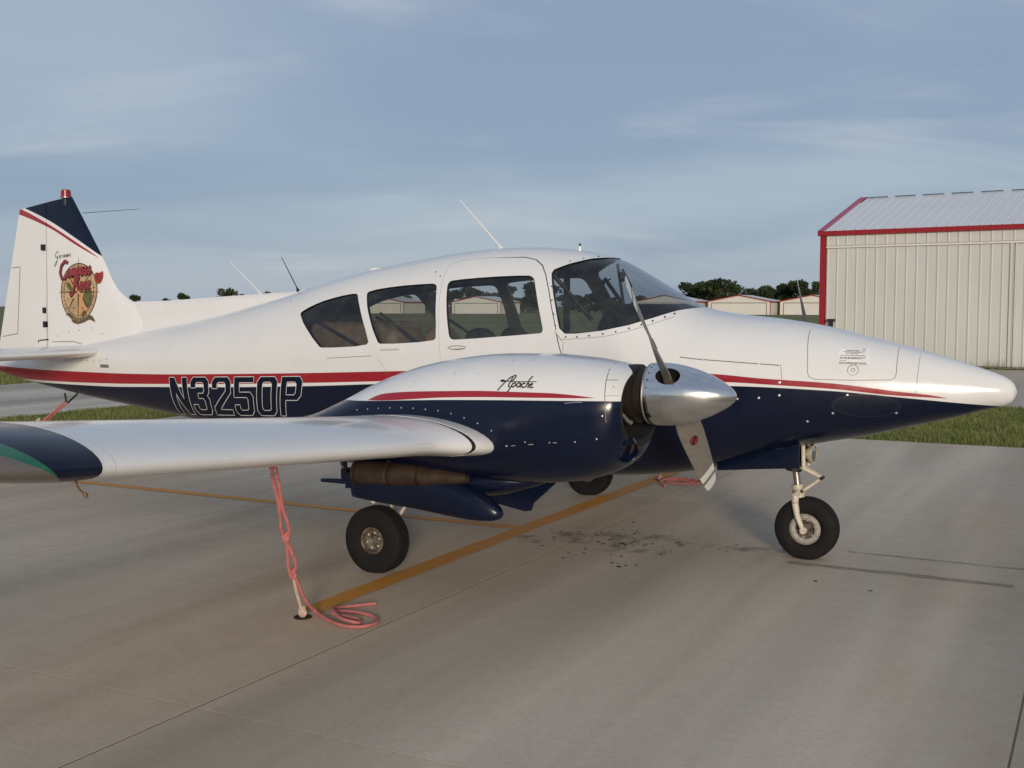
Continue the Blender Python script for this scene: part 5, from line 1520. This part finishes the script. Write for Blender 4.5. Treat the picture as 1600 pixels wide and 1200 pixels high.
# ---- landing gear
def wheel(parent, c, wid, rt, rr_, sy, light=False):
    """tyre with grooves, rim with bolts; axle along y; slightly squashed at the ground"""
    c = Vector(c); h = wid / 2
    prof = [(-h * .62, rr_), (-h * .80, rr_ + .01), (-h * .98, rr_ + (rt - rr_) * .30), (-h, rr_ + (rt - rr_) * .52), (-h * .93, rr_ + (rt - rr_) * .78), (-h * .78, rr_ + (rt - rr_) * .93), (-h * .60, rt * .993)]
    for g in (-.42, -.14, .14, .42):
        prof += [(h * (g - .055), rt), (h * (g - .04), rt - .007), (h * (g + .04), rt - .007), (h * (g + .055), rt)]
    prof += [(-a_, b_) for a_, b_ in prof[:7][::-1]]
    q = MB(); q.lathe(prof, c, (0, 1, 0), 56)
    q.v = [(x, y, max(z, .001) if z < .012 else z) for x, y, z in q.v]
    q.v = [(x, c.y + (y - c.y) * (1 + .10 * max(0, 1 - z / .09)), z) for x, y, z in q.v]
    ty = q.build('tyre', M_TYRE, parent, angle=30); fix_normals(ty)
    q = MB(); s_ = -1
    for s_ in (-1, 1):
        q.lathe([(s_ * h * .78, rr_ + .012), (s_ * h * .86, rr_ + .002), (s_ * h * .80, rr_ * .92), (s_ * h * .50, rr_ * .84), (s_ * h * .44, rr_ * .45), (s_ * h * .60, rr_ * .36), (s_ * h * .62, 0)], c, (0, 1, 0), 40)
    q.build('rim', M_RIM, parent)
    if light:
        q = MB()
        for s_ in (-1, 1): q.lathe([(s_ * h * .70, rr_ * .66), (s_ * h * .80, rr_ * .68), (s_ * h * .90, rr_ * .80), (s_ * h * .90, rr_ * .96), (s_ * h * .80, rr_ + .010)], c, (0, 1, 0), 40)
        q.build('rim_flange', simple('rim_flange_paint', (.30, .275, .235), .55, 0, .35, 45), parent)
    q = MB()
    for k in range(6):
        a_ = 2 * math.pi * k / 6 + .3
        for s_ in (-1, 1):
            q.lathe([(s_ * h * .44, .008), (s_ * h * .58, .008), (s_ * h * .58, 0)], c + Vector((rr_ * .64 * math.cos(a_), 0, rr_ * .64 * math.sin(a_))), (0, 1, 0), 6)
    q.build('wheel_bolts', M_SCREWB, parent, kind='stuff')
    q = MB(); q.lathe([(-h * .95, 0), (-h * .95, rr_ * .22), (-h * .6, rr_ * .26), (-h * .4, rr_ * .26)], c, (0, 1, 0), 20); q.lathe([(h * .95, 0), (h * .95, rr_ * .22), (h * .6, rr_ * .26)], c, (0, 1, 0), 20)
    q.build('axle_cap', M_GREYMET, parent)
def m_rim():
    m, n, l, b = nmat('dirty_rim')
    v = objco(n, l); f = noise(n, l, 26, 6, .65, v)
    l.new(mixc(n, l, mrange(n, l, f, .40, .62, 0, 1), (.17, .14, .105), (.050, .030, .017)), b.inputs['Base Color'])
    b.inputs['Roughness'].default_value = .6; b.inputs['Metallic'].default_value = .25
    return m
M_RIM = m_rim()
# nose gear
q = MB(); q.tube([(-.115, 0, .80), (-.088, 0, .64), (-.068, 0, .50)], [.030, .024, .024], 16)
ng = q.build('nose_gear', M_CHROME, AIR)
wheel(ng, (.0, 0, .214), .155, .218, .098, -1, True)
q = MB()
q.lathe([(-.02, .030), (-.02, .040), (.075, .040), (.075, .030)], (-.062, 0, .44), (-.15, 0, 1), 20)
for s_ in (-1, 1):
    p = [(-.060, s_ * .030, .47), (-.064, s_ * .085, .445), (-.062, s_ * .098, .40), (-.045, s_ * .102, .31), (-.005, s_ * .102, .215)]
    for i in range(4): q.tube([p[i], p[i + 1]], [(.024, .024, .024, .020)[i], (.024, .024, .020, .016)[i]], 10)
    q.lathe([(-.012, 0), (-.012, .024), (.012, .024), (.012, 0)], (-.0, s_ * .104, .213), (0, 1, 0), 16)
q.build('fork', M_CREAMMET, ng)
q = MB()
for s_ in (-1, 1):
    q.tube([(-.045, s_ * .035, .645), (.095, s_ * .012, .575)], [.013, .010], 8); q.tube([(-.030, s_ * .038, .475), (.095, s_ * .012, .570)], [.013, .010], 8)
q.build('torque_link', M_CREAMMET, ng)
q = MB(); q.tube([(.098, -.028, .572), (.098, .028, .572)], .013, 10); q.tube([(-.028, -.05, .475), (-.028, .05, .475)], .011, 10); q.build('link_pin', M_BLACK, ng)
q = MB(); q.lathe([(-.05, 0), (-.05, .055), (.02, .060), (.02, .050)], (-.095, 0, .66), (.12, 0, 1), 20); q.tube([(-.13, 0, .64), (-.10, 0, .80)], .035, 12); q.build('strut_collar', M_BLACK, ng)
q = MB(); q.tube([(-.02, -.07, .80), (-.015, -.07, .645)], [.014, .014], 8); q.tube([(-.015, .07, .80), (-.015, .07, .645)], .012, 8); q.tube([(-.05, -.03, .82), (-.02, -.07, .80)], .016, 8); q.build('gear_brace', M_CREAMMET, ng)
q = MB(); q.lathe([(-.05, .0), (-.05, .03), (-.01, .060), (.012, .064), (.012, .056)], (.030, 0, .735), (1, -.12, 0), 28); q.build('landing_light', M_CREAMMET, ng)
q = MB(); q.lathe([(.006, .056), (.014, .03), (.016, 0)], (.030, 0, .735), (1, -.12, 0), 28); q.lathe([(-.03, .0), (-.02, .03), (.0, .055)], (.030, 0, .735), (1, -.12, 0), 28); q.build('light_lens', M_CHROME, ng)
for s_ in (-1, 1):
    pr = [(-.585, .640, .605), (-.56, .645, .607), (-.30, .735, .632), (-.04, .80, .655), (-.012, .805, .660)]
    v = []; 
    for x, zt, zb in pr:
        for t in (0, .5, 1):
            z = zt + .01 + (zb - zt - .01) * t; y_ = .205 + .018 * math.sin(math.pi * t)
            v += [(x, s_ * y_, z), (x, s_ * (y_ - .012), z)]
    f = []
    for i in range(4):
        for j in range(2):
            a_ = i * 6 + j * 2; f += [(a_, a_ + 2, a_ + 8, a_ + 6), (a_ + 1, a_ + 7, a_ + 9, a_ + 3)]
        f += [(i * 6, i * 6 + 6, i * 6 + 7, i * 6 + 1), (i * 6 + 4, i * 6 + 5, i * 6 + 11, i * 6 + 10)]
    f += [(0, 1, 3, 2), (2, 3, 5, 4), (24, 26, 27, 25), (26, 28, 29, 27)]
    o = mesh('gear_door', v, f, M_NAVY, ng, True, angle=30); fix_normals(o)
# main gear
for sy in (-1, 1):
    q = MB(); q.tube([(-2.40, sy * 1.56, .80), (-2.42, sy * 1.57, .36), (-2.43, sy * 1.575, .20)], [.045, .036, .030], 16); q.tube([(-2.43, sy * 1.575, .213), (-2.43, sy * 1.74, .213)], .022, 12)
    mg = q.build('main_gear', M_GREYMET, AIR)
    wheel(mg, (-2.43, sy * 1.722, .214), .158, .224, .080, sy)
    q = MB(); q.tube([(-2.36, sy * 1.57, .60), (-2.27, sy * 1.57, .47), (-2.37, sy * 1.575, .33)], .013, 8); q.tube([(-2.38, sy * 1.70, .50), (-2.39, sy * 1.64, .60)], .012, 8); q.tube([(-2.46, sy * 1.73, .455), (-2.44, sy * 1.70, .52)], .016, 8); q.build('torque_link', M_CREAMMET, mg)
    GD = Loft([(-1.34, .532, .508, .52, .012, 2, 2), (-1.36, .560, .488, .52, .036, 2.2, 2.2), (-1.42, .600, .472, .525, .058, 2.6, 2.4), (-1.52, .655, .468, .535, .070, 3, 2.6), (-1.70, .715, .480, .56, .076, 3.4, 2.8), (-1.95, .735, .505, .60, .076, 3.6, 3), (-2.20, .735, .520, .62, .072, 4, 3), (-2.40, .720, .540, .62, .066, 4.5, 3.4)], sy * 1.985)
    gd = loft_obj('gear_door', GD, 40, 36, M_NAVY, mg, xs=np.concatenate([np.linspace(-2.40, -1.45, 30), np.linspace(-1.44, -1.34, 14)]))
    # stepped aft edge, hinge line and its rivets
    q = MB(); q.box(-2.455, -2.402, sy * 1.985 - .05, sy * 1.985 + .05, .60, .70); q.box(-2.50, -2.456, sy * 1.985 - .035, sy * 1.985 + .035, .655, .72); q.build('door_bracket', M_NAVY, mg, smooth=False)
    # flat inner door hanging off the nacelle keel
    pl = [(-1.16, .70), (-1.19, .655), (-1.335, .525), (-1.355, .475), (-1.40, .468), (-1.62, .505), (-2.00, .60), (-2.20, .70)]
    for yy, nm in ((1.58, 'gear_door'),):
        n_ = len(pl); q = MB()
        q.add([(x, sy * (yy - .008), z) for x, z in pl] + [(x, sy * (yy + .008), z) for x, z in pl], [tuple(range(n_)), tuple(range(2 * n_ - 1, n_ - 1, -1))] + [(i, (i + 1) % n_, n_ + (i + 1) % n_, n_ + i) for i in range(n_)])
        o = q.build(nm, M_NAVY, mg, smooth=False); fix_normals(o)

# ================================================================== ropes
M_ROPE = None
def m_rope(name, col, col2):
    m, n, l, b = nmat(name)
    v = objco(n, l); w = n.new('ShaderNodeTexWave'); w.inputs['Scale'].default_value = 55; w.inputs['Distortion'].default_value = 1.5; l.new(v, w.inputs['Vector'])
    f = noise(n, l, 40, 4, .6, v)
    c = mixc(n, l, w.outputs['Fac'], col, col2); c = mixc(n, l, mrange(n, l, f, .4, .7, 0, .5), c, tuple(x * .55 for x in col))
    l.new(c, b.inputs['Base Color']); b.inputs['Roughness'].default_value = .85
    bump(n, l, b, w.outputs['Fac'], .6, .003)
    return m
M_PINK = m_rope('pink_rope', (.50, .135, .135), (.62, .235, .215)); M_PALE = m_rope('faded_rope', (.60, .42, .34), (.66, .50, .42))
def smooth(p, it=2):
    p = [Vector(a_) for a_ in p]
    for _ in range(it):
        o_ = [p[0]]
        for i in range(len(p) - 1): o_ += [p[i] * .75 + p[i + 1] * .25, p[i] * .25 + p[i + 1] * .75]
        p = o_ + [p[-1]]
    return p
def knot(q, c, r_, t):
    c = Vector(c)
    for k in range(3):
        ax = Vector((math.sin(k * 2.1), math.cos(k * 1.7), .6 * math.sin(k))).normalized(); a_ = ax.orthogonal().normalized(); b_ = ax.cross(a_)
        q.tube([c + a_ * r_ * math.cos(u) + b_ * r_ * math.sin(u) + Vector((0, 0, (k - 1) * r_ * .5)) for u in np.linspace(0, 2 * math.pi, 14)], t, 8, False)
def rope_set(my):
    rp = empty('tie_down_rope', FRAME @ Vector((-2.16, -2.84 * my, 0)), YAW)
    o0 = Vector((-2.16, -2.84, 0))
    def P(a_): a_ = Vector(a_) - o0; return Vector((a_.x, a_.y * my, a_.z))
    t = .0095
    q = MB()
    s1 = [(-2.012, -3.232, .905), (-2.022, -3.24, .930), (-2.030, -3.245, .922), (-2.042, -3.23, .869), (-2.055, -3.19, .783), (-2.063, -3.152, .705), (-2.087, -3.113, .607), (-2.104, -3.088, .544), (-2.097, -3.072, .521), (-2.099, -3.051, .48), (-2.125, -3.009, .379), (-2.146, -2.985, .313), (-2.142, -2.965, .28)]
    s2 = [(-2.012, -3.232, .903), (-2.023, -3.196, .826), (-2.044, -3.161, .74), (-2.058, -3.121, .652), (-2.057, -3.087, .589), (-2.07, -3.06, .526), (-2.09, -3.061, .508), (-2.097, -3.029, .444), (-2.095, -2.994, .379), (-2.105, -2.963, .313), (-2.128, -2.963, .29)]
    q.tube([P(a_) for a_ in smooth(s1)], t, 8); q.tube([P(a_) for a_ in smooth(s2)], t, 8)
    knot(q, P((-2.092, -3.068, .512)), .017, t); knot(q, P((-2.133, -2.962, .282)), .018, t)
    q.build('rope_strand', M_PINK, rp)
    q = MB()
    tail = [(-2.128, -2.947, .261), (-2.127, -2.913, .199), (-2.128, -2.872, .121), (-2.14, -2.80, .05), (-2.144, -2.748, .012), (-1.997, -2.843, .011), (-1.86, -2.903, .011), (-1.769, -2.903, .012), (-1.713, -2.857, .013), (-1.699, -2.785, .012), (-1.739, -2.706, .011), (-1.812, -2.659, .011), (-1.916, -2.644, .011), (-1.997, -2.662, .012), (-2.037, -2.708, .02), (-2.021, -2.77, .03), (-1.955, -2.803, .029), (-1.883, -2.789, .024), (-1.821, -2.776, .016), (-1.789, -2.799, .013), (-1.774, -2.841, .018), (-1.815, -2.868, .030), (-1.90, -2.85, .032), (-2.00, -2.77, .040), (-2.068, -2.70, .030), (-2.072, -2.619, .014), (-2.013, -2.525, .011), (-1.945, -2.44, .012)]
    q.tube([P(a_) for a_ in smooth(tail)], t, 8); q.build('rope_tail', M_PINK, rp)
    q = MB(); q.tube([P(a_) for a_ in smooth([(-2.135, -2.954, .266), (-2.149, -2.92, .189), (-2.158, -2.883, .112), (-2.162, -2.85, .043)])], t, 8)
    knot(q, P((-2.160, -2.846, .035)), .018, .011); q.build('anchor_knot', M_PALE, rp)
    an = empty('ground_anchor', FRAME @ Vector((-2.16, -2.845 * my, 0)), YAW)
    q = MB(); q.lathe([(0, .0), (.0, .052), (.005, .050), (.006, .032), (-.001, .028), (-.001, 0)], (0, 0, .0005), (0, 0, 1), 28)
    q.build('anchor_plate', simple('rusty_iron', (.030, .020, .016), .8, .3, .4), an)
    q = MB(); q.tube([Vector((.022 * math.cos(u), 0, .012 + .022 * math.sin(u))) for u in np.linspace(-.3, math.pi + .3, 12)], .006, 6); q.build('anchor_ring', MATS['rusty_iron'], an)
    return rp, an
r1_, a1_ = rope_set(1)
tag(r1_, 'pink tie-down rope knotted to the near wing with its loose end coiled on the concrete', 'rope', 'tie-down ropes')
tag(a1_, 'dark iron ground anchor at the foot of the near pink rope', 'anchor', 'ground anchors')
r2_, a2_ = rope_set(-1)
tag(r2_, 'pink tie-down rope of the far wing, seen on the ground behind the lower propeller blade', 'rope', 'tie-down ropes')
tag(a2_, 'dark iron ground anchor under the far wing', 'anchor', 'ground anchors')
q = MB(); o0 = Vector((-8.55, .05, 0))
def P(a_): return Vector(a_) - o0
q.tube([P((-7.385, .012, .795)), P((-7.75, .03, .58)), P((-8.15, .04, .29)), P((-8.55, .05, .02))], .010, 8)
q.tube([P((-7.40, -.02, .80)), P((-7.72, -.01, .60)), P((-7.80, 0, .545))], .010, 8)
rp = empty('tie_down_rope', FRAME @ o0, YAW); q.build('rope_strand', M_PINK, rp)
q = MB(); knot(q, P((-7.80, -.012, .585)), .018, .012); q.build('rope_end', M_PALE, rp)
tag(rp, 'faded pink tie-down rope slanting from the tail to the ground', 'rope', 'tie-down ropes')
